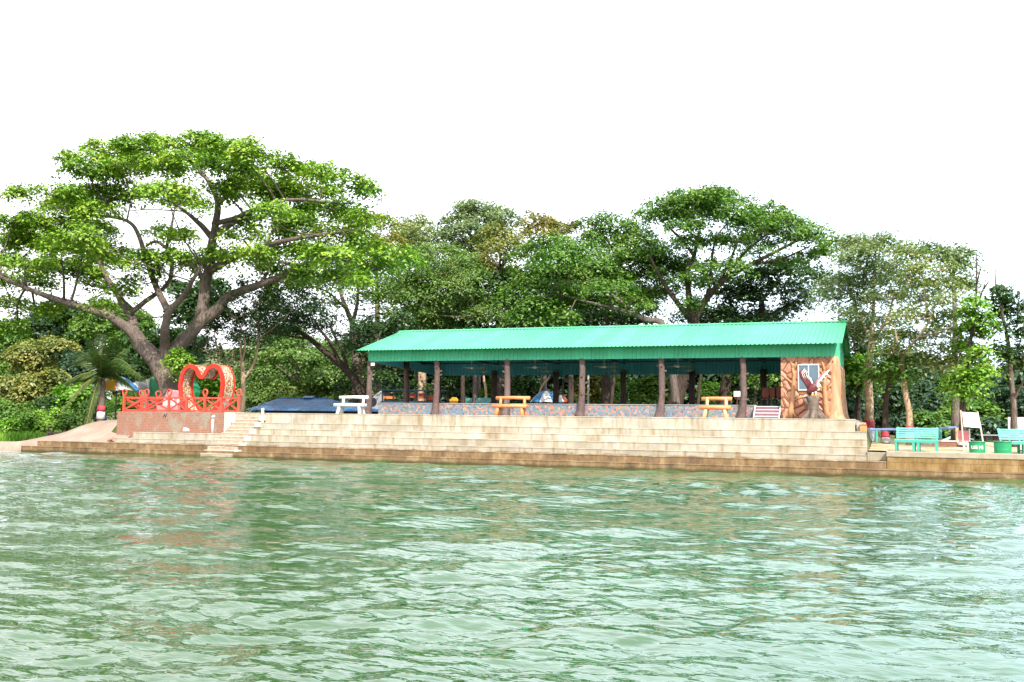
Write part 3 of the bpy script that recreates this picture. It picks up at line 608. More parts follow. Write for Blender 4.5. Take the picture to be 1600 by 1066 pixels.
# ------------------------------------------------------------------ things inside and behind the pavilion
M['rust'] = paint('red_brown_board', (.30, .075, .035), .55, .2)
for i, (px, lab) in enumerate([(1196, 'leftmost of three red-brown high-backed chairs at the stone room'), (1206.5, 'middle of three red-brown high-backed chairs at the stone room'), (1216, 'red-brown high-backed chair nearest the stone room, tallest back')]):
    u = at(px, 620, 49).x; c = thing('dining_chair', (u, 49, 2.72), lab, 'chair', 'red-brown chairs by the stone room'); hh = 1.0+.06*(i == 2)
    b = MB(); b.box((u-.19, 49.2, 3.17+.05), (u+.19, 49.25, 2.72+hh)); b.build('backrest', M['rust'], c, bevel=.02)
    b = MB(); b.box((u-.2, 48.8, 3.12), (u+.2, 49.2, 3.17)); b.build('seat', M['rust'], c, bevel=.01)
    for sx in (-1, 1):
        for v in (48.83, 49.22):
            b = MB(); b.box((u+sx*.17-.02, v-.02, 2.72), (u+sx*.17+.02, v+.02, 3.12 if v < 49 else 3.3)); b.build('leg', M['dark'], c)
ns = thing('notice_stand', at(1152, 632, 58), 'small white notice board on a dark post beyond the right columns', 'sign'); p = ns.location.copy(); p.z = 1.6; ns.location = p
q = at(1152, 616, 58); b = MB(); b.box((p.x-.03, 57.98, 1.6), (p.x+.03, 58.03, q.z)); b.build('post', M['brown'], ns)
b = MB(); b.box((q.x-.2, 57.93, q.z-.16), (q.x+.2, 57.97, q.z+.17)); b.build('board', M['white'], ns, bevel=.01)
lp = thing('lamp_post', (at(919, 620, 62).x, 62, 1.6), 'slim pale grey lamp post behind the fourth pavilion column', 'lamp post'); p = lp.location
b = MB(); b.tube([(p.x, 62, 1.6), (p.x, 62, 5.2)], [.085, .06], 10); b.build('pole', M['grey'], lp, smooth=True)
b = MB(); b.tube([(p.x, 62, 5.2), (p.x+.2, 61.9, 5.6), (p.x+.9, 61.7, 5.8)], .035, 8); b.lathe((p.x+.95, 61.7, 5.7), [(.05, .1), (.16, .04), (.13, 0)], 10); b.build('lamp_head', M['grey'], lp)
fp = thing('teal_fence_panel', (at(750, 627, 60).x, 60, 1.6), 'low teal sheet fence seen through the pavilion', 'fence'); a0, a1 = at(729, 622, 60), at(772, 632, 60)
b = MB(); b.box((a0.x, 60, 1.6), (a1.x, 60.05, a0.z)); b.build('sheet', paint('pale_teal_sheet', (.20, .42, .42), .6), fp)
for k in range(4):
    x = a0.x+(a1.x-a0.x)*k/3; b = MB(); b.box((x-.04, 59.93, 1.5), (x+.04, 59.998, a0.z+.06)); b.build('post', M['teal'], fp)
yc = thing('yellow_chair', (at(706, 630, 57).x, 57, 1.7), 'yellow garden chair half hidden behind the mosaic wall', 'chair'); u, v = yc.location.x, 57; zt = at(703, 622, 57).z
b = MB(); b.prism([(u-.28, v+.2, zt-.55), (u+.28, v+.2, zt-.55), (u+.3, v+.3, zt-.1), (u+.15, v+.33, zt+.05), (u-.15, v+.33, zt+.05), (u-.3, v+.3, zt-.1)], (0, .05, 0)); b.build('backrest', M['yellow'], yc, bevel=.02)
b = MB(); b.box((u-.28, v-.3, zt-.6), (u+.28, v+.2, zt-.552)); b.build('seat', M['yellow'], yc, bevel=.02)
for sx in (-1, 1):
    b = MB(); b.bar((u+sx*.28, v-.28, zt-.35), (u+sx*.28, v+.22, zt-.3), .05, .04); b.build('armrest', M['yellow'], yc)
    for dv in (-.26, .18):
        b = MB(); b.bar((u+sx*.26, v+dv, zt-.58), (u+sx*.28, v+dv, 1.65), .05, .05); b.build('leg', M['yellow'], yc)
# open passenger cart parked behind the left bays
ct = thing('open_passenger_cart', (at(640, 625, 57).x, 57, 1.5), 'parked open passenger cart with silver nose and orange seats', 'cart'); U = lambda px: at(px, 625, 57).x; Zt = lambda py: at(640, py, 57).z
b = MB(); b.box((U(600), 56.4, 2.0), (U(690), 57.6, Zt(627))); b.build('body', M['navy'], ct, bevel=.05)
b = MB(); b.prism([(U(583), 56.4, 1.95), (U(603), 56.4, 1.95), (U(603), 56.4, Zt(611)), (U(600), 56.4, Zt(611)), (U(592), 56.4, Zt(618)), (U(585), 56.4, Zt(625))], (0, 1.2, 0)); b.build('nose', M['grey'], ct, bevel=.06)
b = MB(); b.tube([(U(590), 56.38, 2.02), (U(590), 56.38, 2.03)], .01, 6); b.tube([(U(590), 56.36, Zt(629)), (U(590), 56.5, Zt(629))], .28, 16); b.build('wheel', M['dark'], ct)
b = MB(); b.box((U(601), 56.38, Zt(611)), (U(692), 57.62, Zt(609.5))); b.build('canopy', M['navy'], ct, bevel=.02)
for x in (604, 622, 646, 656, 670, 688):
    b = MB(); b.box((U(x)-.03, 56.4, Zt(628)), (U(x)+.03, 56.46, Zt(611))); b.build('post', M['dark'], ct)
for x0, x1, y0, y1 in ((602, 621, 619, 624), (640, 653, 615, 622), (656, 668, 615, 623), (670, 686, 618, 626)):
    b = MB(); b.box((U(x0)+.03, 56.7, Zt(y1)), (U(x1)-.03, 56.8, Zt(y0))); s_ = b.build('seat_back', M['orange'] if x0 < 610 else paint('red_orange_vinyl', (.55, .09, .03)), ct, bevel=.02)
# parasols behind the pavilion and on the left
def parasol(c, rad, hgt, zc, mats, label, n=8, pole=None, group=None):
    o = thing('parasol', (c[0], c[1], c[2]), label, 'parasol', group); b = MB(); vs = []; u, v = c[0], c[1]
    seg = 6
    for k in range(n):
        b.k = k % len(mats); a0, a1 = 2*math.pi*k/n+.73, 2*math.pi*(k+1)/n+.73
        P = []
        for i in range(seg+1):
            t = i/seg
            for j in range(4):
                a = a0+(a1-a0)*j/3; rr = rad*t*(1-.05*math.sin(math.pi*j/3)*t); z = zc+hgt*(1-t**1.8)+.09*rad*t*t*t*math.sin(math.pi*j/3)*.5
                P.append((u+rr*math.cos(a), v+rr*math.sin(a), z))
        q = [(i*4+j, (i+1)*4+j, (i+1)*4+j+1, i*4+j+1) for i in range(seg) for j in range(3)]; o0 = len(P)
        P2 = [(x, y, z-.015) for x, y, z in P]; b.add(P+P2, q+[tuple(o0+t for t in f[::-1]) for f in q])
    b.build('canopy', mats, o, smooth=True)
    b = MB(); b.tube([(u, v, c[2]), (u, v, zc+hgt+.06)], .04, 10); b.build('pole', M['navy'], o)
    rb = MB()
    for k in range(n):
        a = 2*math.pi*k/n+.73; rb.tube([(u, v, zc+.2*hgt), (u+rad*.6*math.cos(a), v+rad*.6*math.sin(a), zc+hgt*(1-.6**1.8)-.03)], .012, 5)
    rb.build('ribs', M['navy'], o); return o
M['pwhite'] = paint('printed_white_canvas', (.74, .73, .72), .8, .05, 3, .1, .0, dirt=(.30, .30, .36))
M['pblue'] = paint('blue_canvas', (.05, .22, .50), .8, .1); M['pyellow'] = paint('yellow_canvas', (.80, .40, .02), .8, .1); M['pgrey'] = paint('grey_canvas', (.48, .45, .42), .8, .15)
q = at(182, 611, 47.5); parasol((q.x, 47.5, 1.1), 1.42, .92, q.z, [M['pwhite'], M['pyellow'], M['pwhite'], M['pblue']], 'large blue white and yellow parasol behind the palm')
q = at(216, 609, 49.5); parasol((q.x, 49.5, 1.5), .9, .5, q.z, [M['pgrey'], M['pwhite']], 'faded grey and white parasol left of the green panel')
q = at(853, 629, 60); parasol((q.x, 60, 1.6), 1.05, .75, q.z, [M['pblue'], M['pwhite']], 'blue and white parasol seen between the pavilion columns')
q = at(876, 629, 61); parasol((q.x, 61, 1.6), .55, .5, q.z, [paint('red_canvas', (.70, .12, .05), .8), M['pwhite']], 'small red and white parasol beside a dark rear column')
# ------------------------------------------------------------------ coral railing
rl = thing('coral_railing', (-34.5, 42.15, 2.17), 'coral red railing with crossed bars and looped finials', 'railing')
def post(u, v, along):
    b = MB(); b.box((u-.055, v-.055, 2.17), (u+.055, v+.055, 3.0)); a = Vector((1, 0, 0)) if along else Vector((.55, .83, 0))
    pts = []
    for k in range(13):
        t = 2*math.pi*k/12; pts.append(Vector((u, v, 3.16))+a*(.13*math.sin(t)*(1-.25*math.cos(t)))+Vector((0, 0, -.17*math.cos(t))))
    b.tube(pts, .042, 7); b.build('post', M['coral'], rl, bevel=.008)
def bay(p0, p1, kind=0):
    b = MB(); p0, p1 = Vector(p0), Vector(p1); Z = Vector((0, 0, 1)); mid = (p0+p1)/2; d = (p1-p0).normalized(); p0 += d*.05; p1 -= d*.05
    b.bar(p0+Z*.06, p1+Z*.06, .07, .09); b.bar(p0+Z*.72, p1+Z*.72, .07, .09); n = d.cross(Z)*.03
    if kind == 0: b.bar(p0+Z*.1+n, p1+Z*.68+n, .05, .075); b.bar(p0+Z*.68-n, p1+Z*.1-n, .05, .075)
    else:
        b.bar(mid+Z*.1, mid+Z*.72, .055, .07)
        for t in (-1, 1):
            e = p1 if t > 0 else p0; b.bar(mid+Z*.68+n, e+Z*.1+n, .05, .07); b.bar(mid+Z*.4-n, e+Z*.68-n, .05, .07) if False else b.bar(mid+Z*.68-n+d*t*.02, mid+d*t*(e-mid).length*.5+Z*.1-n, .04, .06)
    b.build('rail_panel', M['coral'], rl)
fx = [at(x, 632, 42.15).x for x in (194, 229, 264, 320, 373)]
for i, u in enumerate(fx): post(u, 42.15, True)
ks = [0, 0, 0, 0, 0]; fr = fx
mids = []
for i in range(4):
    a0, a1 = fx[i], fx[i+1]
    if i < 2: bay((a0, 42.15, 2.17), (a1, 42.15, 2.17), 0 if i == 0 else 0)
    elif i == 2: m_ = (a0+a1)/2; bay((a0, 42.15, 2.17), (m_, 42.15, 2.17)); bay((m_, 42.15, 2.17), (a1, 42.15, 2.17))
    else: m_ = (a0+a1)/2; bay((a0, 42.15, 2.17), (m_, 42.15, 2.17)); bay((m_, 42.15, 2.17), (a1, 42.15, 2.17))
for x in ((fx[2]+fx[3])/2, (fx[3]+fx[4])/2):
    b = MB(); b.box((x-.05, 42.1, 2.17), (x+.05, 42.2, 2.93)); b.build('post', M['coral'], rl)
sv = [42.15, 43.45, 44.75, 46.05]
for i, v in enumerate(sv[1:]): post(fx[0], v, False)
for i in range(3): bay((fx[0], sv[i], 2.17), (fx[0], sv[i+1], 2.17))
# ------------------------------------------------------------------ heart photo frame
M['sequin'] = None
def sequin():
    a = Mat('mosaic_speckle', .35, .6); p = a.pos(); v = a.n('TexVoronoi', Scale=16); lk(a.nt, p, v.inputs['Vector']); s = a.n('SeparateColor'); lk(a.nt, v.outputs['Color'], s.inputs[0])
    a.color(a.ramp(s.outputs[0], [(0, (.45, .38, .18)), (.25, (.28, .05, .025)), (.5, (.50, .46, .38)), (.62, (.32, .19, .05)), (.78, (.12, .10, .05)), (.9, (.50, .47, .42))], 'CONSTANT')); return a.m
M['sequin'] = sequin()
hv = 44.2; hc = at(312, 645, hv); ks_ = mpp(316, 610, hv)
hs = thing('heart_photo_frame', (hc.x, hv+.5, 2.17), 'red heart-shaped walk-through photo frame with speckled inner band', 'sculpture')
def cr_(pts, n=10):
    out = []; N = len(pts)
    for i in range(N):
        p0, p1, p2, p3 = (Vector(pts[(i+k-1) % N]) for k in range(4))
        for j in range(n):
            t = j/n; out.append(.5*((2*p1)+(p2-p0)*t+(2*p0-5*p1+4*p2-p3)*t*t+(3*p1-p0-3*p2+p3)*t**3))
    return out
half = [(0, 588), (9, 578), (20, 572.5), (31, 575), (39.5, 586), (43, 602), (41, 620), (34, 636), (24, 648)]
ctrl = [(0, 590)]+[(x, y) for x, y in half[1:]]+[(0, 655)]+[(-x, y) for x, y in half[1:][::-1]]
outer = [Vector((hc.x+x*1.0*ks_, 0, 2.17+(648-y)*ks_)) for x, y in [tuple(p) for p in cr_([(x, y) for x, y in ctrl])]]
inner = []
for i, p in enumerate(outer):
    d = (outer[(i+1) % len(outer)]-outer[i-1]).normalized(); n_ = Vector((-d.z, 0, d.x)); c_ = Vector((hc.x, 0, 3.4))
    if n_.dot(c_-p) < 0: n_ = -n_
    inner.append(p+n_*.20)
dep = 1.0
def ringband(fr, bk, o_, i_, name, mat, par):     # annular slab between two outlines
    b = MB(); N = len(o_); P = [Vector((p.x, fr, p.z)) for p in o_]+[Vector((p.x, fr, p.z)) for p in i_]+[Vector((p.x, bk, p.z)) for p in o_]+[Vector((p.x, bk, p.z)) for p in i_]
    fs = []
    for k in range(N):
        l = (k+1) % N; fs += [(k, N+k, N+l, l), (2*N+k, 2*N+l, 3*N+l, 3*N+k), (k, l, 2*N+l, 2*N+k), (N+k, 3*N+k, 3*N+l, N+l)]
    b.add(P, fs); return b.build(name, mat, par, smooth=False)
ringband(hv, hv+.12, outer, inner, 'front_rim', M['red'], hs)
ringband(hv+dep-.12, hv+dep, outer, inner, 'back_rim', M['red'], hs)
o2 = [p+(q-p)*.12 for p, q in zip(outer, inner)]; i2 = [p+(q-p)*.62 for p, q in zip(outer, inner)]
bo = ringband(hv+.121, hv+dep-.121, o2, i2, 'inner_band', M['sequin'], hs)
# pink throne seat behind the railing
tp = at(266, 640, 44.6); th_ = thing('pink_shell_seat', (tp.x, 44.6, 2.17), 'pink rounded seat with white panels beside the heart frame', 'seat')
u = tp.x; pr = [(u-.75, 2.17), (u-.72, 2.7), (u-.5, 3.2), (u-.1, 3.42), (u+.35, 3.36), (u+.65, 3.0), (u+.72, 2.5), (u+.72, 2.17)]
b = MB(); b.prism([(x, 44.75, z) for x, z in pr], (0, .3, 0)); b.build('shell_back', M['pink'], th_, bevel=.08)
b = MB()
for dx, ww in ((-.45, .2), (0, .26), (.45, .2)): b.prism([(u+dx-ww, 44.70, 2.3), (u+dx+ww, 44.70, 2.3), (u+dx+ww*.5, 44.70, 2.85), (u+dx, 44.70, 3.0), (u+dx-ww*.5, 44.70, 2.85)], (0, .04, 0))
b.build('white_panel', M['white'], th_); b = MB(); b.box((u-.7, 44.3, 2.17), (u+.7, 44.695, 2.55)); b.build('seat', M['pink'], th_, bevel=.06)
# green rounded backdrop panel with white Bengali letters
gv = 49.6; A = lambda x, y: at(x, y, gv)
gp = thing('green_rounded_panel', (A(268, 640).x, gv, 2.1), 'large green rounded display panel with white lettering behind the heart', 'signboard')
gpoly = [A(234, 645), A(234, 592), A(246, 584), A(262, 580), A(282, 583), A(296, 591), A(304, 603), A(305, 613), A(301, 625), A(296, 634), A(290, 645)]
b = MB(); b.prism(gpoly, (0, .5, 0)); b.build('panel', M['green'], gp, bevel=.03)
b = MB(); b.box((A(228.5, 600).x, gv-.08, 2.1), (A(234, 600).x-.003, gv+.55, A(230, 593).z)); b.build('edge_post', M['white'], gp, bevel=.01)
text_mesh('জী', .34, M['white'], 'lettering', gp, A(299, 606)-Vector((0, .012, 0)), (1, 0, .1), (-.1, 0, 1), .008)
text_mesh('বে', .30, M['white'], 'lettering', gp, A(298, 614)-Vector((0, .012, 0)), (1, 0, .1), (-.1, 0, 1), .008)
# small posts, rubble and barrel
o = thing('white_pipe', (at(332, 672, 41.5).x, 41.5, 1.1), 'white upright plastic pipe with an elbow on the lower steps', 'pipe'); u = o.location.x
b = MB(); b.tube([(u, 41.5, 1.09), (u, 41.5, 1.86)], .06, 10); b.build('pipe', M['white'], o, smooth=True); b = MB(); b.tube([(u, 41.5, 1.861), (u+.02, 41.48, 1.94), (u+.1, 41.46, 1.97)], [.075, .075, .07], 10); b.build('elbow', M['white'], o, smooth=True)
o = thing('stair_post', (at(411, 652, 41.8).x, 41.75, 1.68), 'short pale concrete post at the top of the brick stairs', 'post'); u = o.location.x
b = MB(); b.box((u-.06, 41.69, 1.67), (u+.06, 41.81, 2.3)); b.build('shaft', M['curb'], o, bevel=.015); b = MB(); b.lathe((u, 41.75, 2.3), [(.09, 0), (.09, .05), (.04, .09)], 10); b.build('cap', M['curb'], o)
o = thing('blue_barrel', (at(161, 648, 46.5).x, 46.5, mound(-43.6, 46.5)), 'blue plastic barrel behind the palm trunk', 'barrel'); p = o.location
b = MB(); b.lathe(p, [(.2, -.05), (.24, .1), (.25, .35), (.235, .38), (.25, .42), (.24, .75), (.17, .82)], 16); b.build('drum', M['blue'], o, smooth=True); b = MB(); b.lathe(p+Vector((0, 0, .821)), [(.17, 0), (.16, .03)], 12); b.build('lid', M['navy'], o)
def rocks(name, px, py, v, z, mat, n, label, cat):
    c = at(px, py, v); b = MB(); r_ = random.Random(px)
    for i in range(n):
        p = Vector((c.x+r_.uniform(-.22, .22), v+r_.uniform(-.1, .1), z+r_.uniform(0, .1))); rr = r_.uniform(.05, .13)
        b.tube([p+Vector((-rr*1.3, 0, 0)), p+Vector((-rr*.6, 0, rr*.3)), p+Vector((rr*.4, 0, rr*.4)), p+Vector((rr*1.2, r_.uniform(-.05, .05), 0))], [.02, rr*.9, rr, .02], 7, wob=.12)
    o = b.build(name, mat, origin=(c.x, v, z)); return tag(o, label, cat)
rocks('crumpled_sack', 232, 674, 41.4, .86, M['white'], 4, 'crumpled white sack on the tread below the brick wall', 'sack')
rocks('rubble_pile', 290, 673, 41.4, 1.17, M['curb'], 6, 'small pile of pale rubble on the tread below the brick wall', 'rubble')
rocks('brick_debris', 174, 692, 41.0, .62, paint('broken_brick', (.50, .22, .16), .9, .4), 7, 'scatter of broken red bricks at the foot of the sand slope', 'debris')
# ------------------------------------------------------------------ blue-roofed hut and other buildings
hb = thing('blue_roofed_hut', (-33.5, 57, .8), 'low hut with rusty blue hipped metal roof behind the promenade', 'hut')
a = Mat('rusty_blue_sheet', .5, .4); n = a.noise(a.pos(), .8, 6, .7); n2 = a.noise(a.pos((3, .6, .6)), 1.2, 5, .65)
c = a.ramp(n2, [(.3, (.03, .10, .23)), (.7, (.07, .19, .34))]); a.color(a.mix(a.rng(n, .53, .64, 0, .8), c, (.09, .065, .065))); M['blueroof'] = a.m
e0, e1 = at(384, 641, 53.5), at(575, 644, 53.5); r0, r1 = at(436, 622.5, 56.5), at(512, 623, 56.5); ze = e0.z+.02; zr = r0.z
b = MB(); rib = 34
def hip(b):
    A0, A1, B0, B1 = Vector((e0.x, 53.5, ze)), Vector((e1.x, 53.5, ze)), Vector((e0.x, 59.5, ze)), Vector((e1.x, 59.5, ze)); R0, R1 = Vector((r0.x, 56.5, zr)), Vector((r1.x, 56.5, zr))
    T = Vector((0, 0, -.03)); V_ = [A0, A1, B1, B0, R0, R1]; V2 = [p+T for p in V_]
    b.add(V_+V2, [(0, 1, 5, 4), (1, 2, 5), (2, 3, 4, 5), (3, 0, 4), (6, 10, 11, 7), (7, 11, 8), (8, 11, 10, 9), (9, 10, 6), (0, 6, 7, 1), (1, 7, 8, 2), (2, 8, 9, 3), (3, 9, 6, 0)])
    for i in range(1, rib):
        t = i/rib; x = e0.x+(e1.x-e0.x)*t
        if x < r0.x: k = (x-e0.x)/(r0.x-e0.x)
        elif x > r1.x: k = (e1.x-x)/(e1.x-r1.x)
        else: k = 1
        b.bar((x, 53.5, ze+.012), (x, 53.5+3*k, ze+(zr-ze)*k+.012), .04, .03)
hip(b); rf = b.build('roof', M['blueroof'], hb)
b = MB(); b.bar((r0.x, 56.5, zr+.02), (r1.x, 56.5, zr+.02), .2, .06); c0, c1 = at(476, 621, 56.5), at(491, 621, 56.5); b.prism([(c0.x, 56.2, zr+.03), (c0.x, 56.5, zr+.17), (c0.x, 56.8, zr+.03)], (c1.x-c0.x, 0, 0)); b.build('ridge_vent', M['blueroof'], rf)
b = MB(); b.box((e0.x+.6, 54.2, .5), (e1.x-.6, 59, ze-.04)); b.build('wall', M['dark'], hb)
sh = thing('tin_roof_house', (at(1500, 700, 62).x, 62, 1.3), 'small house with pale blue-grey tin gable roof behind the low wall', 'house'); a0, a1, rg = at(1470, 699, 60), at(1536, 699, 60), at(1497, 678, 63)
M['tin'] = paint('pale_tin_sheet', (.42, .50, .58), .5, .12, dirt=(.32, .30, .30))
b = MB(); zb = a0.z+.25; b.prism([(a0.x, 60, zb), (rg.x, 60, rg.z), (a1.x, 60, zb), (a1.x, 60, zb-.06), (rg.x, 60, rg.z-.07), (a0.x, 60, zb-.06)], (0, 5, 0)); b.build('roof', M['tin'], sh)
b = MB(); b.prism([(a0.x+.3, 60.4, 1.2), (a1.x-.3, 60.4, 1.2), (a1.x-.3, 60.4, zb), (rg.x, 60.4, rg.z-.1), (a0.x+.3, 60.4, zb)], (0, 4, 0)); b.build('wall', paint('weathered_grey_wall', (.40, .40, .42), .8, .2), sh)
gs = thing('grey_shed', (at(1565, 700, 58).x, 58, 1.3), 'grey plank shed with a teal door behind the round bins', 'shed'); a0, a1 = at(1541, 681, 58), at(1598, 681, 58)
b = MB(); b.box((a0.x, 58, 1.2), (a1.x, 60.5, a0.z)); wl = b.build('wall', paint('grey_planks', (.36, .33, .31), .85, .35, 4, .1, .02, dirt=(.22, .18, .15)), gs)
b = MB(); b.box((a0.x-.25, 57.7, a0.z+.003), (a1.x+.2, 60.8, a0.z+.06)); b.build('roof', M['grey'], gs)
d0, d1 = at(1543, 688, 58), at(1549, 700, 58); b = MB(); b.box((d0.x, 57.95, 1.25), (d1.x, 57.998, d0.z)); b.build('door', M['teal'], gs)
b = MB(); d0, d1 = at(1553, 682, 57.9), at(1590, 689, 57.9); b.box((d0.x, 57.9, d1.z), (d1.x, 57.998, d0.z)); b.build('awning_board', M['brown'], gs)
for lab, px, py, v, w_, h_, m_ in (('tiny pale house among trees on the left hillside, leftmost', 26, 596, 90, 1.1, 1.2, 'white'), ('tiny white house between blossom trees on the left hillside', 45, 596, 92, 1.0, 1.0, 'white'), ('small white and red house behind the palm fronds', 126, 602, 84, 1.5, 1.4, 'white')):
    c = at(px, py, v); z0 = ground(c.x, v)-.5; o = thing('hillside_house', (c.x, v, z0), lab, 'house'); b = MB(); b.box((c.x-w_, v, z0), (c.x+w_, v+3, c.z+.3)); b.build('wall', M[m_], o)
    b = MB(); b.prism([(c.x-w_-.3, v-.3, c.z+.302), (c.x+w_+.3, v-.3, c.z+.302), (c.x, v-.3, c.z+1.0)], (0, 3.6, 0)); b.build('roof', M['rust'] if px > 100 else M['teal'], o)
    b = MB(); b.box((c.x-.3, v-.04, c.z-.9), (c.x+.3, v-.002, c.z+.02)); b.build('door', M['red'], o)
fe = thing('bank_fence', (at(88, 680, 56).x, 56, .3), 'small brown wooden post fence beside the sand slope', 'fence')
for k, x in enumerate((75, 81, 93, 100)):
    p = at(x, 680, 56); b = MB(); b.box((p.x-.08, 55.92, -.3), (p.x+.08, 56.08, at(x, 673 if k < 2 else 676, 56).z)); b.build('post', M['bark'], fe)
b = MB(); b.bar(at(74, 676, 55.88), at(101, 677, 55.88), .06, .1); b.bar(at(74, 681, 55.88), at(101, 681, 55.88), .06, .1); b.build('rail', M['bark'], fe)
# ------------------------------------------------------------------ right-hand yard
def slat_bench(u, v, z, wid, label, rz):
    o = thing('slatted_bench', (u, v, z), label, 'bench', 'teal slatted benches in the yard', rz); O = (0, 0, 0)
    def bd_(b, name, mat, par=o, bevel=.006):
        q = b.build(name, mat, par, origin=O, bevel=bevel); q.location = O; return q
    h = wid/2; M['slat'] = M.get('slat') or paint('pale_teal_paint', (.22, .62, .54), .5, .1)
    b = MB()
    for k in range(5): t = k/4; b.box((-h, .34+.14*t, .50+.085*k+.0), (h, .365+.14*t, .565+.085*k))
    bd_(b, 'backrest', M['slat'])
    b = MB()
    for k in range(4): b.box((-h, -.2+.13*k, .42), (h, -.09+.13*k, .45))
    bd_(b, 'seat', M['slat'])
    b = MB(); b.box((-h, -.205, .33), (h, -.17, .418)); b.box((-h, .28, .33), (h, .31, .418)); bd_(b, 'apron', M['teal'])
    for sx in (-1, -.12, .12, 1):
        for dv in (-.17, .27):
            b = MB(); b.box((sx*(h-.05)-.045, dv-.03, 0), (sx*(h-.05)+.045, dv+.03, .33)); bd_(b, 'leg', M['teal'])
        b = MB(); b.box((sx*(h-.05)-.04, -.14, .07), (sx*(h-.05)+.04, .24, .12)); bd_(b, 'stretcher', M['teal'])
    for sx in (-1, 0, 1):
        b = MB(); b.bar((sx*(h-.06), .33, .35), (sx*(h-.06), .52, .93), .06, .04); bd_(b, 'back_post', M['teal'])
    return o
p = at(1432, 704, 42); slat_bench(p.x, 42.0, .95, 1.55, 'teal slatted bench beside two painted tree trunks', R(-6))
p = at(1603, 707, 41.6); slat_bench(p.x, 42.0, .95, 1.55, 'teal slatted bench cut off by the right edge of the photo', R(20))
def bin_(px, py, v, r_, h_, label, txt=None):
    p = at(px, py, v); z = .93+.035*max(0, v-42); o = thing('round_bin', (p.x, v, z), label, 'bin', 'round green bins')
    c = Vector((p.x, v, z)); b = MB(); b.lathe(c, [(r_*.93, -.02), (r_*.95, .02), (r_*.97, h_*.3), (r_*.985, h_*.32), (r_*.97, h_*.35), (r_*.98, h_*.66), (r_, h_*.68), (r_*.98, h_*.7), (r_, h_), (r_*.92, h_), (r_*.9, h_*.3)], 28); b.build('drum', M['green'], o, smooth=False)
    b = MB(); b.tube([c+Vector((r_*math.cos(t), r_*math.sin(t), h_)) for t in np.linspace(0, 2*math.pi, 29)[:-1]], .02, 6, closed=True); b.build('rim', M['green'], o, smooth=True)
    if txt:                       # lettering wrapped round the drum
        for k, ch in enumerate(txt):
            if ch == ' ': continue
            a = -math.pi/2-.02+(k-(len(txt)-1)/2)*.235; n_ = Vector((math.cos(a), math.sin(a), 0)); text_mesh(ch, .17, M['white'], 'lettering', o, c+n_*(r_*.99)+Vector((0, 0, h_*.5)), (-n_.y, n_.x, 0), (0, 0, 1), .012)
bin_(1527, 706, 41.6, .29, .42, 'green round bin lettered in white', 'USE ME'); bin_(1567, 708, 41.5, .31, .45, 'plain green round bin near the right edge')
bn = thing('tilted_banner', (at(1535, 705, 43).x, 43, 1.0), 'white printed banner tilted between two poles beside a trunk', 'banner')
a = Mat('washed_out_print', .7, .2); n = a.noise(a.pos(), 1.6, 2); s_ = a.n('SeparateXYZ'); lk(a.nt, a.pos(), s_.inputs[0]); x0, x1 = at(1505, 660, 43).x, at(1533, 660, 43).x
c = a.mix(a.rng(s_.outputs[0], x0, x0+.35, .8, 0), (.82, .82, .84), (.75, .32, .36)); a.color(a.mix(a.rng(n, .52, .66, 0, .75), c, (.45, .52, .75))); M['print'] = a.m
b = MB(); Q = [at(1503, 643.5, 43), at(1528, 645.5, 43), at(1533, 669, 43), at(1506, 667, 43)]; b.prism([Q[3], Q[2], Q[1], Q[0]], (0, .02, 0)); b.build('sheet', M['print'], bn)
b = MB(); b.tube([Vector((at(1539, 706, 43.03).x, 43.03, .9)), at(1532, 668, 43.04), at(1527, 643, 43.04)], .03, 8); b.build('pole', M['rope'], bn); b = MB(); b.tube([at(1506, 706, 43.04), at(1501, 641, 43.04)], .025, 8); b.build('pole', M['rope'], bn)
sg = thing('small_red_sign', (at(1505, 700, 43.5).x, 43.5, 1.03), 'small pink and white sign board on white legs at a tree foot', 'sign'); A = lambda x, y: at(x, y, 43.45)
b = MB(); b.box((A(1497, 690).x, 43.44, A(1505, 691).z), (A(1514, 690).x, 43.48, A(1505, 673).z)); b.build('board', M['pink'], sg); b = MB(); b.box((A(1495.5, 680).x, 43.43, A(1505, 692).z), (A(1497, 680).x, 43.5, A(1505, 671).z)); b.box((A(1514, 680).x, 43.43, A(1505, 690).z), (A(1516, 680).x, 43.5, A(1505, 670).z)); b.build('frame', M['white'], sg)
for x in (1506, 1511): b = MB(); b.bar(A(x, 690), Vector((A(x+1, 702).x, 43.3, 1.0)), .05, .05); b.build('leg', M['white'], sg)
wbd = thing('white_hoarding', (at(1590, 680, 50).x, 50, 1.4), 'white hoarding board behind the tree at the right edge', 'billboard'); A = lambda x, y: at(x, y, 50)
b = MB(); b.box((A(1575, 660).x, 50, A(1590, 671.5).z), (A(1625, 660).x, 50.08, A(1590, 652).z)); b.build('board', paint('pinkish_white_sheet', (.76, .68, .68), .6, .06), wbd)
for x in (1578, 1600, 1622): b = MB(); b.box((A(x, 670).x-.05, 50.085, 1.3), (A(x, 670).x+.05, 50.17, A(1590, 653).z)); b.build('post', M['teal'], wbd)
aw = thing('blue_pipe_frame', (at(1435, 680, 48).x, 48, 1.3), 'blue tarpaulin roll on teal posts behind the painted trunks', 'frame'); A = lambda x, y: at(x, y, 48)
b = MB(); b.tube([A(1360, 671.5), A(1400, 671), A(1450, 671.5), A(1480, 669.5), A(1500, 668)], [.06, .055, .06, .07, .08], 8, wob=.1); b.build('tarpaulin', paint('faded_blue_tarp', (.22, .30, .55), .7, .25), aw)
for x in (1369, 1432, 1469): b = MB(); b.tube([(A(x, 680).x, 48, 1.2), A(x, 671)], .07, 8); b.build('post', M['teal'], aw)
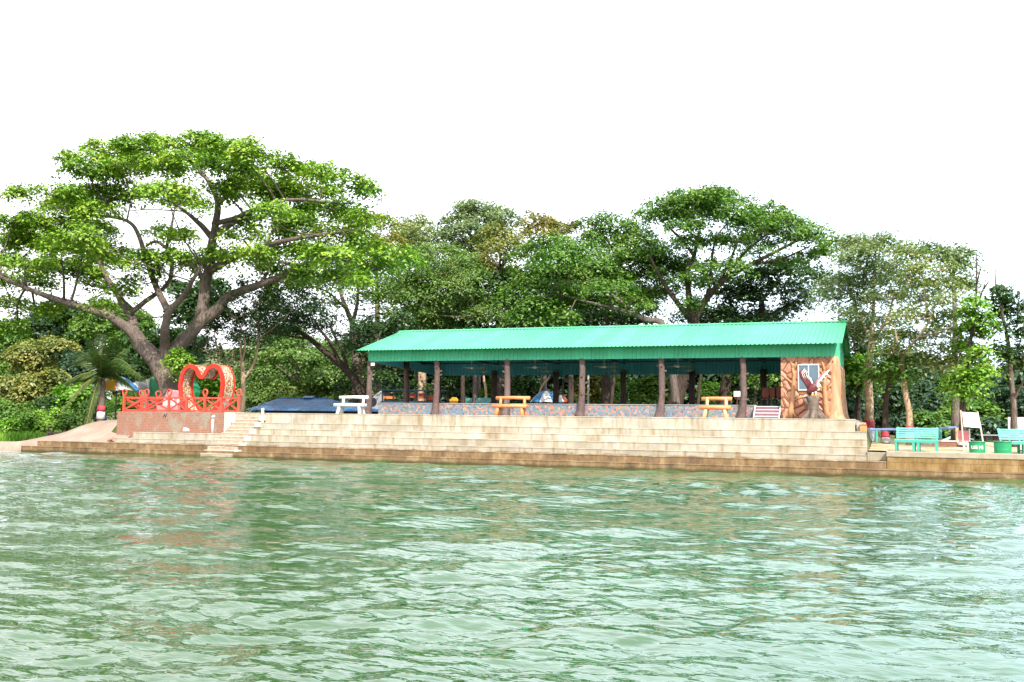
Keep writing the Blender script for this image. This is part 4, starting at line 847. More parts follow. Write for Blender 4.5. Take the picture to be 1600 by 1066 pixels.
b = MB(); b.box((A(1497, 680).x-.1, 47.9, 1.2), (A(1497, 680).x+.12, 48.1, A(1497, 668).z)); b.build('post', M['cream_orange'], aw)
lw = thing('low_brick_wall', (at(1480, 700, 46).x, 46, 1.2), 'low red-brown brick wall behind the teal bench', 'wall'); a0, a1 = at(1457, 690, 46), at(1501, 699, 46)
b = MB(); b.box((a0.x, 46, 1.1), (a1.x, 46.2, a0.z)); b.build('masonry', paint('brown_brick', (.34, .16, .12), .85, .3, 8, .1, .02), lw, bevel=.01); b = MB(); b.box((a0.x-.02, 45.97, a0.z+.002), (a1.x+.02, 46.23, a0.z+.06)); b.build('coping', M['curb'], lw)
ob = thing('orange_block', (at(1349, 668, 41.8).x, 41.8, 1.68), 'small orange box at the right end of the steps', 'box'); u = ob.location.x
b = MB(); b.box((u-.13, 41.72, 1.69), (u+.13, 41.95, 1.92)); b.build('body', M['orange'], ob, bevel=.02); b = MB(); b.box((u-.14, 41.71, 1.921), (u+.14, 41.96, 1.95)); b.build('lid', M['red'], ob)

# ------------------------------------------------------------------ trees
def leaf_quads(c, nrm, ln, wd_, r_, droop=.25):
    N = len(c); nrm = nrm/np.linalg.norm(nrm, axis=1, keepdims=True); t = r_.normal(0, 1, (N, 3)); t[:, 2] -= droop
    t -= nrm*np.sum(t*nrm, 1, keepdims=True); t /= np.linalg.norm(t, axis=1, keepdims=True)+1e-9; b = np.cross(nrm, t)
    l = (1.05*ln*r_.uniform(.65, 1.3, N))[:, None]; w = (1.15*wd_*r_.uniform(.7, 1.25, N))[:, None]; k = nrm*l*.12
    return np.stack([c-t*l*.5-k, c+b*w*.5+t*l*.06, c+t*l*.5-k, c-b*w*.5+t*l*.06], 1).reshape(-1, 3)
def pad_leaves(pads, r_, leaf, dens, per, cr, up=.9, low=-.25, fill=.6):
    Vs = []; cl = []
    for c, r in pads:
        n = max(4, int(1.25*dens*r[0]*r[1]/.22)); d = r_.normal(0, 1, (n, 3)); d /= np.linalg.norm(d, axis=1, keepdims=True)
        d[:, 2] = np.where(d[:, 2] < low, -d[:, 2], d[:, 2]); f = r_.uniform(fill, 1.03, n)**.7
        p = np.array(c)+d*np.array(r)*f[:, None]*np.where(d[:, 2:] < 0, [[1, 1, .55]], 1); cl.append((c, p))
        sz = r_.uniform(.7, 1.25, n); m_ = np.maximum(4, (2.1*per*sz**2).astype(int)); idx = np.repeat(np.arange(n), m_); K = len(idx)
        g = r_.normal(0, 1, (K, 3))*np.array([cr, cr, cr*.42])*sz[idx][:, None]; q = p[idx]+g; q[:, 2] -= .25*(g[:, 0]**2+g[:, 1]**2)/cr
        nn = np.array([0, 0, up])+d[idx]*.45+g/cr*.22+r_.normal(0, .48, (K, 3))
        Vs.append(leaf_quads(q, nn, leaf[0], leaf[1], r_))
    return np.vstack(Vs), cl
NT = [0]
def gz(u, v):
    if -38.35 < u < -1.46 and 42.3 < v < 57.5: return 2.14
    if u > -.96 and v < 52: return .93+.035*max(v-42, 0)-.05
    if u < -38.4 and v < 54: return mound(u, v)-.08
    return ground(u, v)-.1
def tree(name, label, v, trunk, r0, r1, limbs, pads, leaf, bk='bark', ls=(.22, .10), dens=1., per=42, cr=.42, D=2.5, group=None, paint_=None, low=-.25, cat='tree', up=.9, twigs=4, fill=.6, bare=(), gbase=None, flat=1.):
    NT[0] += 1; r_ = np.random.default_rng(100+NT[0]); rr = random.Random(NT[0])
    W = [at(p[0], p[1], v+(p[2] if len(p) > 2 else 0)) for p in trunk]; g = gz(W[0].x, W[0].y) if gbase is None else gbase
    W[0].z = min(g, W[0].z); b0 = W[0].copy()
    o = thing(name, b0, label, cat, group)
    n = len(W); RR = [r0+(r1-r0)*i/(n-1) for i in range(n)]; RR[0] *= 1.25
    def smooth(W, RR, k=4):
        out, ro = [], []; N = len(W)
        for i in range(N-1):
            p0, p1, p2, p3 = W[max(i-1, 0)], W[i], W[i+1], W[min(i+2, N-1)]
            for j in range(k):
                t = j/k; out.append(.5*((2*p1)+(p2-p0)*t+(2*p0-5*p1+4*p2-p3)*t*t+(3*p1-p0-3*p2+p3)*t**3)); ro.append(RR[i]+(RR[i+1]-RR[i])*t)
        return out+[W[-1]], ro+[RR[-1]]
    b = MB(); S, SR = smooth(W, RR); b.tube(S, SR, 14 if r0 > .4 else 10, wob=.07); nodes = list(zip(S, SR))[len(S)//3:]
    for pl, a0, a1 in limbs:
        dv = rr.uniform(-1, 1)*D*.8; m_ = len(pl)
        LW = [at(p[0], p[1], v+(p[2] if len(p) > 2 else dv*i/(m_-1))) for i, p in enumerate(pl)]; S2, R2 = smooth(LW, [a0+(a1-a0)*i/(m_-1) for i in range(m_)])
        b.tube(S2, R2, 10 if a0 > .2 else 8, wob=.07); nodes += list(zip(S2, R2))[2:]
    PW = []
    for p in pads:
        dv = p[4] if len(p) > 4 else rr.uniform(-D, D); c = at(p[0], p[1], v+dv); s = mpp(p[0], p[1], v+dv); PW.append((c, (p[2]*s, p[2]*s*.85, p[3]*s*flat)))
    V, cl = pad_leaves(PW, r_, ls, dens, per, cr, up, low, fill)
    for (c, ps), pd in zip(cl, pads):
        if len(pd) > 5: continue
        q = min(nodes, key=lambda nd: (nd[0]-c).length+1.5*max(0, nd[0].z-c.z)); s_ = q[0]; ra = min(q[1]*.6, .09); c2 = c-Vector((0, 0, .15)); L_ = (c2-s_).length
        if L_ > .8 and abs(c2.z-s_.z) < .4*L_: ra = min(ra, .045)
        if L_ > .3:
            mid = (s_+c2)/2+Vector((rr.uniform(-.1, .1)*L_, rr.uniform(-.1, .1)*L_, rr.uniform(-.12, .06)*L_)); m2 = s_*.25+mid*.5+c2*.25
            b.tube([s_, s_*.5+mid*.5, m2*.5+mid*.5, mid*.4+c2*.6, c2], [ra, ra*.85, ra*.7, ra*.55, .03], 6, cap=False)
        for k in range(min(twigs, len(ps))):
            e = Vector(ps[(k*7) % len(ps)]); mm = (c2+e)/2+Vector((0, 0, -.12)); b.tube([c2, mm, e], [.035, .024, .010], 5, cap=False)
    for pl in bare:
        b.tube([at(x, y, v) for x, y in pl], [.045-.035*i/(len(pl)-1) for i in range(len(pl))], 5)
    b.build('trunk', M[bk], o, smooth=True)
    mesh_np('crown', V, np.arange(len(V)).reshape(-1, 4), L[leaf], o, b0)
    if paint_:
        for nm, y0, y1, mt in paint_:
            pts = []
            for k in range(5):
                y = y0+(y1-y0)*k/4; z = at(trunk[0][0], y, v).z; q = min(range(len(S)-1), key=lambda i: abs((S[i].z+S[i+1].z)/2-z)); t = (z-S[q].z)/max(1e-6, S[q+1].z-S[q].z); pts.append((S[q]+(S[q+1]-S[q])*t, SR[q]))
            bb = MB(); bb.tube([p for p, _ in pts], [r*1.06+.012 for _, r in pts], 12, wob=.06); bb.build(nm, M[mt], o, smooth=True)
    return o
M['bandred'] = paint('faded_red_limewash', (.62, .07, .10), .8, .2); M['bandwhite'] = paint('white_limewash', (.74, .72, .72), .85, .12, dirt=(.5, .46, .42))
# --- the great rain tree on the left
tree('rain_tree', 'huge spreading rain tree with umbrella crown over the heart frame', 47.6,
 [(275, 645), (263, 600), (249, 572), (232, 550), (218, 535), (206, 515)], .66, .38,
 [([(222, 542), (205, 518), (185, 503, -.5), (160, 490, -1), (120, 478, -1.6), (80, 465, -2), (40, 450, -2), (0, 432, -2)], .36, .10),
  ([(210, 520), (205, 495), (190, 470), (178, 452), (165, 430), (152, 400), (148, 380)], .30, .07),
  ([(200, 492, 0), (222, 475, .4), (240, 462, .8), (258, 448, 1.2), (268, 432, 1.6)], .17, .11),
  ([(256, 590), (265, 560, .3), (285, 535, .5), (310, 507, .8), (338, 485, 1), (355, 466, 1.2), (385, 452, 1.3), (425, 438, 1), (470, 418, .5), (520, 400, 0)], .50, .10),
  ([(255, 580), (258, 545), (258, 515, -.8), (264, 488, -1), (285, 465, -1), (300, 440, -1.4), (315, 415, -1.5)], .34, .08),
  ([(312, 506, .8), (318, 470, 1), (322, 440, 1), (328, 410, 1), (332, 375, .8), (338, 345, .5), (340, 318, 0), (330, 290, 0), (308, 262, 0), (285, 245, -.5)], .38, .07),
  ([(326, 425, 1), (350, 410, .4), (385, 395, 0), (430, 380, -.5), (480, 370, -1), (540, 362, -1)], .26, .07),
  ([(334, 368, .8), (360, 350, 2), (395, 330, 2.5), (435, 305, 3), (485, 292, 3), (540, 300, 3)], .24, .06),
  ([(334, 350, .8), (370, 340, 0), (420, 318, -1), (470, 312, -1.5), (525, 318, -1.5)], .18, .05),
  ([(330, 370, .8), (312, 350, 0), (295, 335, -1), (270, 318, -1.5)], .2, .06),
  ([(322, 440, 1), (300, 415, 2), (270, 395, 2.5), (245, 378, 3), (228, 385, 3)], .2, .07),
  ([(263, 486, -1), (252, 466, -.2), (238, 432, .8), (226, 395, 1.5), (214, 362, 1.5), (198, 345, 1.5), (165, 338, 1.5), (130, 335, 2)], .22, .06),
  ([(267, 434, 1.6), (268, 412, 1.8), (261, 385, 2), (268, 355, 2), (272, 330, 2)], .15, .06),
  ([(340, 320, 0), (370, 290, .5), (400, 265, 1), (440, 262, 1)], .16, .05)],
 [(130, 246, 38, 12), (175, 236, 48, 15), (225, 230, 48, 16), (270, 226, 45, 15), (320, 222, 50, 16), (365, 228, 45, 18), (400, 242, 42, 20), (440, 262, 42, 20), (475, 272, 40, 20), (510, 273, 42, 18), (545, 290, 38, 20), (568, 308, 28, 22), (575, 335, 22, 18),
  (135, 262, 35, 14), (165, 270, 42, 18), (210, 265, 50, 18), (255, 262, 40, 16), (300, 250, 45, 14), (350, 262, 45, 18), (395, 275, 42, 18),
  (45, 302, 30, 14), (85, 302, 42, 16), (125, 308, 45, 16), (165, 305, 42, 18), (205, 300, 38, 16), (245, 300, 36, 14), (290, 318, 36, 12), (110, 328, 50, 12), (165, 330, 40, 12),
  (350, 298, 42, 17), (390, 300, 44, 18), (430, 296, 38, 15), (470, 300, 42, 14), (520, 322, 40, 16), (500, 300, 35, 15), (555, 345, 36, 18),
  (20, 350, 40, 18), (60, 348, 42, 17), (100, 352, 44, 17), (140, 358, 42, 15), (15, 375, 40, 18), (55, 380, 46, 18), (95, 385, 44, 16), (130, 388, 42, 16), (175, 390, 35, 14), (10, 405, 30, 14),
  (40, 412, 44, 16), (85, 418, 46, 18), (125, 425, 40, 20), (145, 445, 30, 20), (200, 412, 28, 14), (235, 405, 34, 15), (275, 402, 38, 13), (305, 408, 30, 12), (252, 425, 26, 18), (185, 455, 30, 22), (210, 440, 25, 16), (160, 478, 24, 14),
  (285, 370, 34, 12), (255, 362, 30, 10), (405, 350, 36, 20), (440, 345, 42, 20), (380, 370, 36, 15), (395, 395, 45, 14), (350, 395, 34, 12), (335, 408, 26, 14), (480, 360, 48, 22), (530, 372, 48, 22), (575, 380, 44, 20), (610, 395, 38, 18), (632, 402, 24, 12),
  (440, 392, 44, 16), (490, 395, 46, 20), (540, 405, 44, 20), (585, 415, 40, 16), (480, 425, 34, 16), (525, 432, 34, 14), (565, 440, 30, 12), (425, 415, 34, 12), (455, 440, 26, 12),
  (20, 440, 34, 16), (60, 442, 30, 14), (15, 478, 36, 18), (55, 490, 30, 16), (30, 510, 36, 16), (90, 480, 26, 12),
  (230, 250, 50, 14, 6), (330, 245, 50, 14, 6), (420, 290, 50, 14, 7), (120, 320, 50, 14, 6), (60, 370, 46, 14, 6), (150, 405, 44, 14, 6), (500, 330, 46, 14, 6), (260, 300, 46, 12, -6), (420, 330, 46, 12, -6), (130, 370, 46, 14, -6), (520, 395, 46, 14, -6)],
 'rain', 'bark', (.24, .115), 1.0, 46, .38, 4.0, low=-.05, twigs=6, flat=.92,
 bare=([(300, 408), (275, 425), (262, 450), (258, 475)], [(290, 410), (270, 418), (255, 430)], [(400, 402), (420, 420), (430, 440)], [(410, 400), (440, 410), (455, 428)], [(380, 398), (405, 425), (410, 445)]))
# --- trees left of the pavilion
BT = 'slender trees beside the brick platform'
tree('forked_tree', 'slender forked tree with tan bark right of the heart frame', 52, [(377, 645), (380, 615), (380, 590), (378, 565)], .16, .12, [([(380, 592), (390, 580), (399, 560), (403, 530), (404, 495)], .11, .05), ([(378, 568), (376, 550), (377, 535)], .08, .03)],
 [(400, 470, 45, 24), (370, 492, 40, 24), (432, 478, 40, 22), (395, 505, 40, 18), (425, 505, 32, 16), (375, 525, 26, 14), (350, 470, 34, 20), (440, 450, 30, 18), (400, 445, 40, 18), (465, 465, 26, 14)], 'dark', 'bark_pale', (.2, .11), .9, 34, .4, 2.5)
tree('slender_tree', 'slender pale-trunked tree directly behind the heart frame', 51.3, [(354, 645), (353, 600), (348, 565), (345, 540)], .16, .08, [([(350, 570), (340, 545), (335, 520)], .07, .03), ([(352, 585), (362, 560), (366, 540)], .07, .03)],
 [(340, 520, 32, 22), (362, 530, 26, 18), (328, 550, 24, 22), (345, 560, 20, 16), (322, 578, 20, 16), (310, 540, 26, 20), (350, 500, 34, 20), (318, 510, 30, 18), (372, 555, 16, 14)], 'dark', 'bark_pale', (.19, .1), .9, 34, .36, 2)
tree('leaning_tree', 'dark tree leaning left over the blue-roofed hut', 57.5, [(575, 640), (558, 600), (533, 570), (508, 550), (485, 530), (462, 515)], .30, .14, [([(533, 570), (515, 535), (500, 515), (492, 500)], .14, .05), ([(545, 585), (535, 550), (520, 520), (515, 505)], .13, .05), ([(485, 530), (450, 525), (420, 520)], .08, .03)],
 [(440, 498, 40, 16), (480, 492, 40, 16), (455, 515, 42, 14), (420, 515, 36, 14), (400, 530, 30, 12), (495, 510, 30, 12), (470, 480, 40, 14), (520, 500, 26, 12), (430, 478, 36, 14), (535, 520, 24, 10)], 'dark', 'bark_dark', (.2, .11), .85, 34, .4, 2.5)
tree('spreading_tree', 'bright feathery spreading tree behind the blue-roofed hut', 74, [(470, 660), (470, 620), (465, 570)], .3, .18, [([(468, 600), (430, 570), (410, 555)], .15, .06), ([(468, 600), (510, 575), (540, 560)], .15, .06)],
 [(450, 520, 36, 12), (430, 537, 44, 14), (480, 540, 46, 14), (400, 555, 36, 14), (450, 560, 52, 14), (510, 560, 44, 14), (540, 572, 32, 14), (410, 580, 44, 14), (460, 585, 52, 14), (520, 588, 46, 14), (395, 605, 34, 14), (440, 605, 46, 14), (495, 608, 50, 14), (545, 605, 34, 14), (410, 625, 40, 12), (470, 628, 50, 12), (530, 628, 44, 12), (390, 632, 30, 12), (440, 642, 40, 10), (555, 625, 28, 12)], 'feather', 'bark', (.30, .13), 1.0, 40, .52, 3.5, low=0)
tree('forked_tree', 'tall forked tree with pale limbs rising left of the pavilion roof', 62, [(558, 640), (556, 560), (551, 505)], .32, .24, [([(551, 505), (538, 475), (530, 445), (526, 405)], .2, .07), ([(551, 505), (558, 475), (560, 445), (563, 420)], .16, .06), ([(542, 485), (528, 470), (510, 455), (490, 448)], .1, .05)],
 [(515, 440, 40, 18), (555, 430, 44, 18), (590, 442, 38, 18), (480, 448, 36, 16), (575, 468, 34, 16), (610, 470, 32, 16), (530, 415, 40, 16), (500, 470, 26, 10), (600, 495, 30, 16), (625, 450, 30, 16), (460, 432, 32, 14)], 'mid', 'bark', (.22, .11), .9, 36, .42, 3)
tree('broadleaf_tree', 'dark dense tree at the left end of the pavilion', 59, [(566, 645), (566, 590), (568, 550)], .24, .16, [],
 [(565, 515, 36, 20), (595, 525, 36, 22), (540, 540, 26, 20), (570, 550, 36, 24), (600, 555, 34, 26), (555, 580, 28, 24), (585, 590, 30, 24), (545, 610, 22, 20), (620, 520, 30, 20), (575, 620, 26, 18), (530, 632, 18, 14), (635, 500, 30, 16), (620, 580, 30, 26), (640, 610, 28, 22)], 'dark', 'bark_pale', (.2, .12), 1.0, 40, .42, 2.5)
tree('olive_tree', 'yellowish olive tree behind the right edge of the rain tree', 68, [(592, 650), (590, 520), (588, 400)], .28, .12, [], [(575, 345, 28, 16), (598, 352, 30, 18), (560, 360, 26, 14), (605, 372, 28, 18), (620, 392, 26, 16), (585, 385, 30, 16), (548, 340, 22, 12), (600, 410, 30, 16)], 'olive', 'bark', (.26, .12), .8, 30, .4, 2)
# --- trees behind the pavilion
tree('pale_crowned_tree', 'pale green thin-crowned tree above the roof left end', 76, [(652, 640), (652, 500), (652, 400)], .26, .1, [], [(650, 346, 28, 10), (635, 356, 26, 12), (665, 362, 30, 12), (645, 374, 34, 14), (672, 380, 30, 12), (625, 372, 22, 12), (655, 395, 36, 14)], 'tan', 'bark', (.34, .12), .75, 28, .42, 2)
tree('feathery_tree', 'feathery soft green acacia rising behind the pavilion left half', 61, [(660, 640), (660, 560), (662, 512)], .26, .2, [([(662, 512), (675, 492), (690, 475), (705, 455)], .12, .05), ([(661, 516), (652, 495), (640, 480)], .1, .04), ([(664, 508), (664, 470), (668, 430)], .12, .05)],
 [(680, 396, 46, 14), (645, 412, 40, 14), (718, 412, 44, 15), (690, 425, 46, 14), (650, 440, 42, 14), (735, 435, 36, 14), (700, 450, 46, 14), (655, 465, 44, 13), (735, 465, 36, 13), (690, 478, 46, 12), (640, 490, 34, 12), (715, 495, 40, 12), (670, 502, 40, 11), (750, 488, 26, 12), (620, 430, 30, 14), (610, 460, 28, 12)], 'feather', 'bark_pale', (.26, .09), 1.0, 40, .44, 3, low=-.05)
tree('tall_tree', 'tall grey-green tree topping the skyline left of centre', 73, [(745, 640), (745, 500), (745, 390)], .32, .14, [], [(745, 322, 30, 10), (722, 330, 28, 14), (768, 334, 28, 13), (745, 342, 38, 16), (712, 350, 28, 16), (785, 345, 22, 12), (735, 365, 44, 18), (775, 360, 30, 14), (705, 372, 28, 16), (730, 390, 46, 18), (765, 388, 32, 16), (796, 338, 14, 8)], 'grey', 'bark', (.30, .13), .9, 34, .46, 2.5)
tree('yellow_tree', 'yellow-green tree between the tall tree and the olive tree', 66, [(782, 640), (782, 500), (782, 420)], .24, .12, [], [(775, 362, 26, 12), (798, 368, 26, 13), (760, 375, 24, 14), (812, 376, 18, 10), (785, 388, 36, 16), (768, 408, 32, 18), (802, 402, 28, 16), (785, 428, 34, 16)], 'yellow', 'bark', (.24, .12), .9, 36, .40, 2)
tree('olive_tree', 'olive-brown wispy tree poking above the skyline at centre', 76, [(850, 640), (850, 500), (850, 390)], .24, .1, [], [(832, 338, 20, 10), (850, 350, 26, 12), (868, 352, 26, 11), (822, 355, 16, 12), (882, 362, 14, 8), (845, 368, 30, 12), (896, 352, 10, 6)], 'olive', 'bark', (.32, .14), .7, 26, .40, 1.5)
tree('broadleaf_tree', 'dark broad tree filling the centre behind the pavilion', 68, [(795, 640), (795, 540), (795, 480)], .3, .2, [], [(775, 445, 44, 22), (815, 440, 44, 22), (755, 470, 40, 20), (800, 475, 46, 22), (765, 500, 42, 18), (850, 500, 50, 18), (905, 500, 50, 18), (955, 495, 42, 18), (720, 515, 40, 16), (820, 515, 50, 16), (985, 505, 36, 14), (880, 475, 44, 16), (740, 530, 50, 20), (900, 530, 60, 20), (700, 480, 46, 24, 3), (660, 500, 46, 24, 3), (640, 460, 40, 22, 3), (735, 420, 40, 22, 3), (850, 440, 46, 24, 3), (900, 430, 46, 24, 3), (950, 450, 44, 24, 3), (1000, 470, 40, 22, 3), (700, 440, 40, 22, 3)], 'dark', 'bark_dark', (.26, .14), 1.0, 40, .5, 3)
tree('spreading_tree', 'bright spreading tree whose layered crown overhangs the roof centre', 57.5, [(1060, 600), (1040, 518), (1010, 500), (985, 490), (950, 480)], .22, .12, [([(1010, 500), (975, 475), (940, 450), (900, 430)], .12, .05), ([(950, 480), (910, 470), (870, 460), (830, 470)], .1, .04)],
 [(865, 380, 42, 14), (900, 388, 40, 14), (838, 395, 38, 14), (870, 405, 50, 15), (915, 412, 44, 15), (845, 425, 46, 15), (890, 432, 50, 14), (940, 428, 40, 14), (820, 448, 38, 14), (865, 455, 48, 14), (915, 452, 46, 14), (955, 450, 36, 14), (808, 470, 30, 13), (850, 478, 44, 12), (900, 474, 40, 12), (980, 470, 34, 11), (940, 472, 36, 10), (830, 492, 34, 11), (795, 492, 18, 9), (1000, 480, 24, 9), (880, 494, 34, 10)], 'mid', 'bark', (.23, .11), 1.05, 42, .40, 3, low=-.05)
tree('broadleaf_tree', 'mid green tree with ragged top right of the roof centre', 65, [(948, 640), (948, 520), (948, 420)], .3, .16, [([(948, 430), (965, 405), (985, 385)], .12, .05)],
 [(930, 348, 22, 9), (945, 338, 14, 6), (965, 352, 32, 12), (1000, 368, 34, 14), (945, 368, 34, 13), (980, 385, 44, 16), (1020, 395, 38, 16), (950, 398, 42, 16), (990, 412, 46, 18), (1035, 420, 34, 16), (960, 430, 42, 16), (1005, 440, 40, 16), (1035, 450, 28, 14), (1010, 465, 30, 14), (975, 460, 36, 14), (918, 370, 18, 8), (1020, 485, 16, 10)], 'mid', 'bark_dark', (.24, .12), 1.0, 38, .44, 3)
tree('rain_tree', 'second rain tree with wide umbrella crown behind the pavilion right half', 60.5, [(1046, 640), (1060, 610), (1074, 583), (1084, 550), (1084, 510), (1079, 490)], .46, .32,
 [([(1082, 500), (1062, 478), (1045, 455), (1030, 430), (1015, 400)], .2, .06), ([(1080, 495, 0), (1076, 460, 0), (1074, 425, 0), (1085, 398, 0), (1090, 370, 0), (1100, 340, 0)], .22, .05), ([(1082, 505, 0), (1105, 465, 0), (1135, 435, 0), (1170, 415, 0), (1215, 392, 0), (1250, 374, 0)], .24, .06),
  ([(1131, 439), (1150, 410), (1175, 385), (1200, 365)], .12, .05), ([(1119, 450), (1137, 415), (1150, 385), (1160, 360)], .12, .04), ([(1085, 400), (1070, 380), (1050, 360), (1035, 345)], .12, .04), ([(1104, 466), (1110, 430), (1113, 400), (1120, 370), (1140, 345)], .11, .04), ([(1170, 415), (1220, 405), (1265, 385)], .09, .04)],
 [(1100, 300, 36, 9), (1070, 307, 34, 11), (1130, 304, 34, 10), (1040, 318, 34, 13), (1085, 318, 44, 12), (1130, 320, 40, 12), (1160, 312, 24, 9), (1018, 335, 26, 12), (1050, 338, 40, 12), (1100, 336, 36, 9), (1155, 330, 34, 11), (1195, 325, 30, 10), (1215, 332, 24, 9),
  (1180, 345, 40, 11), (1225, 345, 34, 10), (1250, 350, 32, 11), (1205, 362, 42, 9), (1275, 362, 30, 10), (1255, 372, 36, 9), (1295, 376, 22, 9), (1290, 395, 26, 10), (1260, 392, 28, 8), (1070, 352, 36, 10), (1095, 373, 42, 8), (1140, 374, 36, 8), (1165, 372, 24, 7), (1060, 378, 24, 8),
  (1018, 393, 24, 11), (1040, 402, 34, 13), (1070, 415, 34, 13), (1100, 420, 30, 10), (1125, 408, 24, 8), (1145, 415, 20, 7), (1045, 425, 30, 11), (1080, 436, 30, 10), (1200, 380, 26, 6), (1185, 392, 20, 6), (1235, 405, 20, 6), (1100, 310, 40, 9, 5), (1190, 340, 40, 9, 5), (1060, 330, 36, 9, 5), (1060, 455, 22, 9), (1075, 470, 20, 8)],
 'mid', 'bark_dark', (.22, .105), 1.1, 42, .36, 3, low=-.05, twigs=6, flat=.85)
tree('broadleaf_tree', 'dark evergreen tree below the second rain tree crown', 67, [(1192, 640), (1192, 540), (1190, 470)], .3, .18, [([(1190, 500), (1225, 480), (1260, 470)], .09, .04)],
 [(1125, 440, 36, 16), (1165, 432, 38, 16), (1210, 425, 38, 18), (1250, 428, 36, 20), (1280, 440, 26, 22), (1140, 462, 40, 16), (1185, 458, 44, 16), (1230, 455, 40, 18), (1110, 485, 40, 14), (1155, 490, 44, 13), (1240, 482, 30, 14), (1085, 495, 30, 10), (1200, 490, 34, 10), (1272, 468, 22, 16), (1225, 410, 24, 10), (1180, 505, 50, 12), (1130, 508, 50, 12)], 'dark', 'bark_dark', (.24, .14), .95, 38, .44, 3)
# trunks seen between the pavilion columns
TG = 'trunks glimpsed through the open pavilion'
def stem(label, pts, r, v, pads, leaf='dark', bk='bark_dark'): tree('background_tree', label, v, pts, r, r*.75, [], pads, leaf, bk, (.26, .14), .8, 30, .45, 1.5, group=TG, twigs=2)
stem('dark straight trunk behind the second pavilion bay, left one', [(724, 640), (723, 600), (724, 540)], .16, 59, [(722, 520, 26, 14), (740, 530, 26, 14)])
stem('mossy trunk behind the second bay, right of the dark straight one', [(739, 640), (742, 605), (744, 560)], .15, 60, [(748, 530, 26, 14), (735, 545, 22, 10)], bk='bark')
stem('thin curved tan trunk just left of the teal fence end', [(762, 640), (759, 612), (756, 590), (757, 560)], .09, 61.5, [(760, 540, 24, 12)], bk='bark_pale')
stem('thick pale straight trunk behind the orange seats of the cart', [(657, 640), (657, 600), (657, 560)], .20, 60, [(655, 540, 24, 12)], bk='bark_pale')
stem('slim leaning tan trunk behind the third pavilion bay', [(830, 632), (845, 608), (858, 590), (868, 560)], .08, 62, [(870, 545, 26, 12), (850, 560, 20, 10)], bk='bark_pale')
stem('dark upright trunk right of the red and white parasol', [(891, 640), (892, 600), (890, 560)], .2, 59, [(890, 540, 28, 14), (905, 550, 20, 12)])
stem('slender pale trunk right of the red and white parasol', [(882, 640), (879, 612), (881, 590), (878, 560)], .08, 66, [(880, 548, 26, 14)], bk='bark')
stem('curved dark trunk left of the fifth rear column', [(952, 640), (957, 610), (960, 590), (962, 555)], .12, 60, [(960, 540, 26, 12)])
stem('thin dark trunk right of the thick leaning one', [(1089, 640), (1092, 610), (1096, 580), (1098, 550)], .10, 60, [(1100, 540, 26, 12)])
stem('broad dark trunk with flared foot left of the sixth front column', [(1128, 640), (1133, 605), (1137, 580), (1140, 540)], .36, 63, [(1140, 530, 36, 14), (1120, 545, 26, 12), (1150, 580, 22, 16)])
stem('thin trunk between the sixth column and the red-brown chairs', [(1176, 640), (1180, 612), (1186, 590), (1190, 550)], .09, 62, [(1188, 545, 24, 14), (1205, 590, 18, 14), (1172, 590, 16, 16)], 'mid')
# lit bushes behind the pavilion
def bush(label, px, py, rx, ry, v, leaf, n=7, ls=(.26, .14), name='leafy_bush', cat='bush', dens=.9):
    r_ = random.Random(int(px*7+py)); pads = [(px+r_.uniform(-.7, .7)*rx, py+r_.uniform(-.75, .6)*ry, rx*r_.uniform(.35, .55), ry*r_.uniform(.3, .5)) for _ in range(n)]
    return tree(name, label, v, [(px, py+ry*1.3), (px, py+ry*.4), (px+2, py-ry*.2)], .08, .05, [], pads, leaf, 'bark_dark', ls, dens, 32, .4, 1.2, cat=cat, twigs=2)
bush('green bush glimpsed left of the thick leaning trunk', 1010, 610, 36, 30, 66, 'mid', 8)
bush('sunlit bush between fourth and fifth front columns', 960, 605, 30, 30, 70, 'lime', 8)
bush('yellow-green bush behind the slim grey lamp post', 925, 610, 22, 26, 68, 'olive', 7)
bush('pale green bush between the thin dark trunk and broad dark trunk', 1105, 615, 22, 20, 72, 'lime', 7)
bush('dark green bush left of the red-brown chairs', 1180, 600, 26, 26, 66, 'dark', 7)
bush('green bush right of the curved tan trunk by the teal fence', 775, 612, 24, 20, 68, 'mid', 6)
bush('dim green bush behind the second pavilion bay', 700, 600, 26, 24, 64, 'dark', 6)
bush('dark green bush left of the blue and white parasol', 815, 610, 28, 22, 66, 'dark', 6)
# --- trees right of the pavilion
YB = [('white_band', 694, 668, 'bandwhite'), ('red_band', 667.5, 658, 'bandred')]
tree('eucalyptus_tree', 'tall grey-green tree with straight tan trunk beside the stone room', 52, [(1358, 692), (1358, 640), (1357, 590), (1359, 555), (1362, 535)], .21, .17,
 [([(1362, 537), (1350, 510), (1340, 490), (1330, 455)], .1, .03), ([(1362, 537), (1378, 512), (1390, 490), (1398, 450)], .1, .03), ([(1362, 535), (1364, 495), (1366, 440), (1368, 400)], .11, .03), ([(1378, 512), (1400, 495), (1420, 478)], .06, .02)],
 [(1345, 375, 28, 9), (1375, 372, 28, 9), (1325, 388, 28, 12), (1360, 392, 34, 14), (1400, 388, 28, 13), (1310, 410, 26, 16), (1345, 415, 34, 16), (1385, 415, 34, 16), (1300, 435, 22, 16), (1330, 440, 34, 16), (1370, 440, 34, 16), (1405, 435, 28, 16), (1310, 462, 28, 16), (1350, 465, 30, 14), (1390, 462, 28, 14), (1320, 485, 26, 13), (1345, 490, 22, 10), (1415, 460, 22, 14), (1335, 510, 18, 8), (1395, 500, 22, 11), (1290, 455, 16, 14), (1345, 525, 16, 8), (1375, 525, 14, 8)],
 'grey', 'bark_pale', (.20, .07), 1.75, 44, .34, 2, paint_=[('white_band', 693, 668.5, 'bandwhite'), ('red_band', 668, 657, 'bandred')], twigs=5, fill=.3)
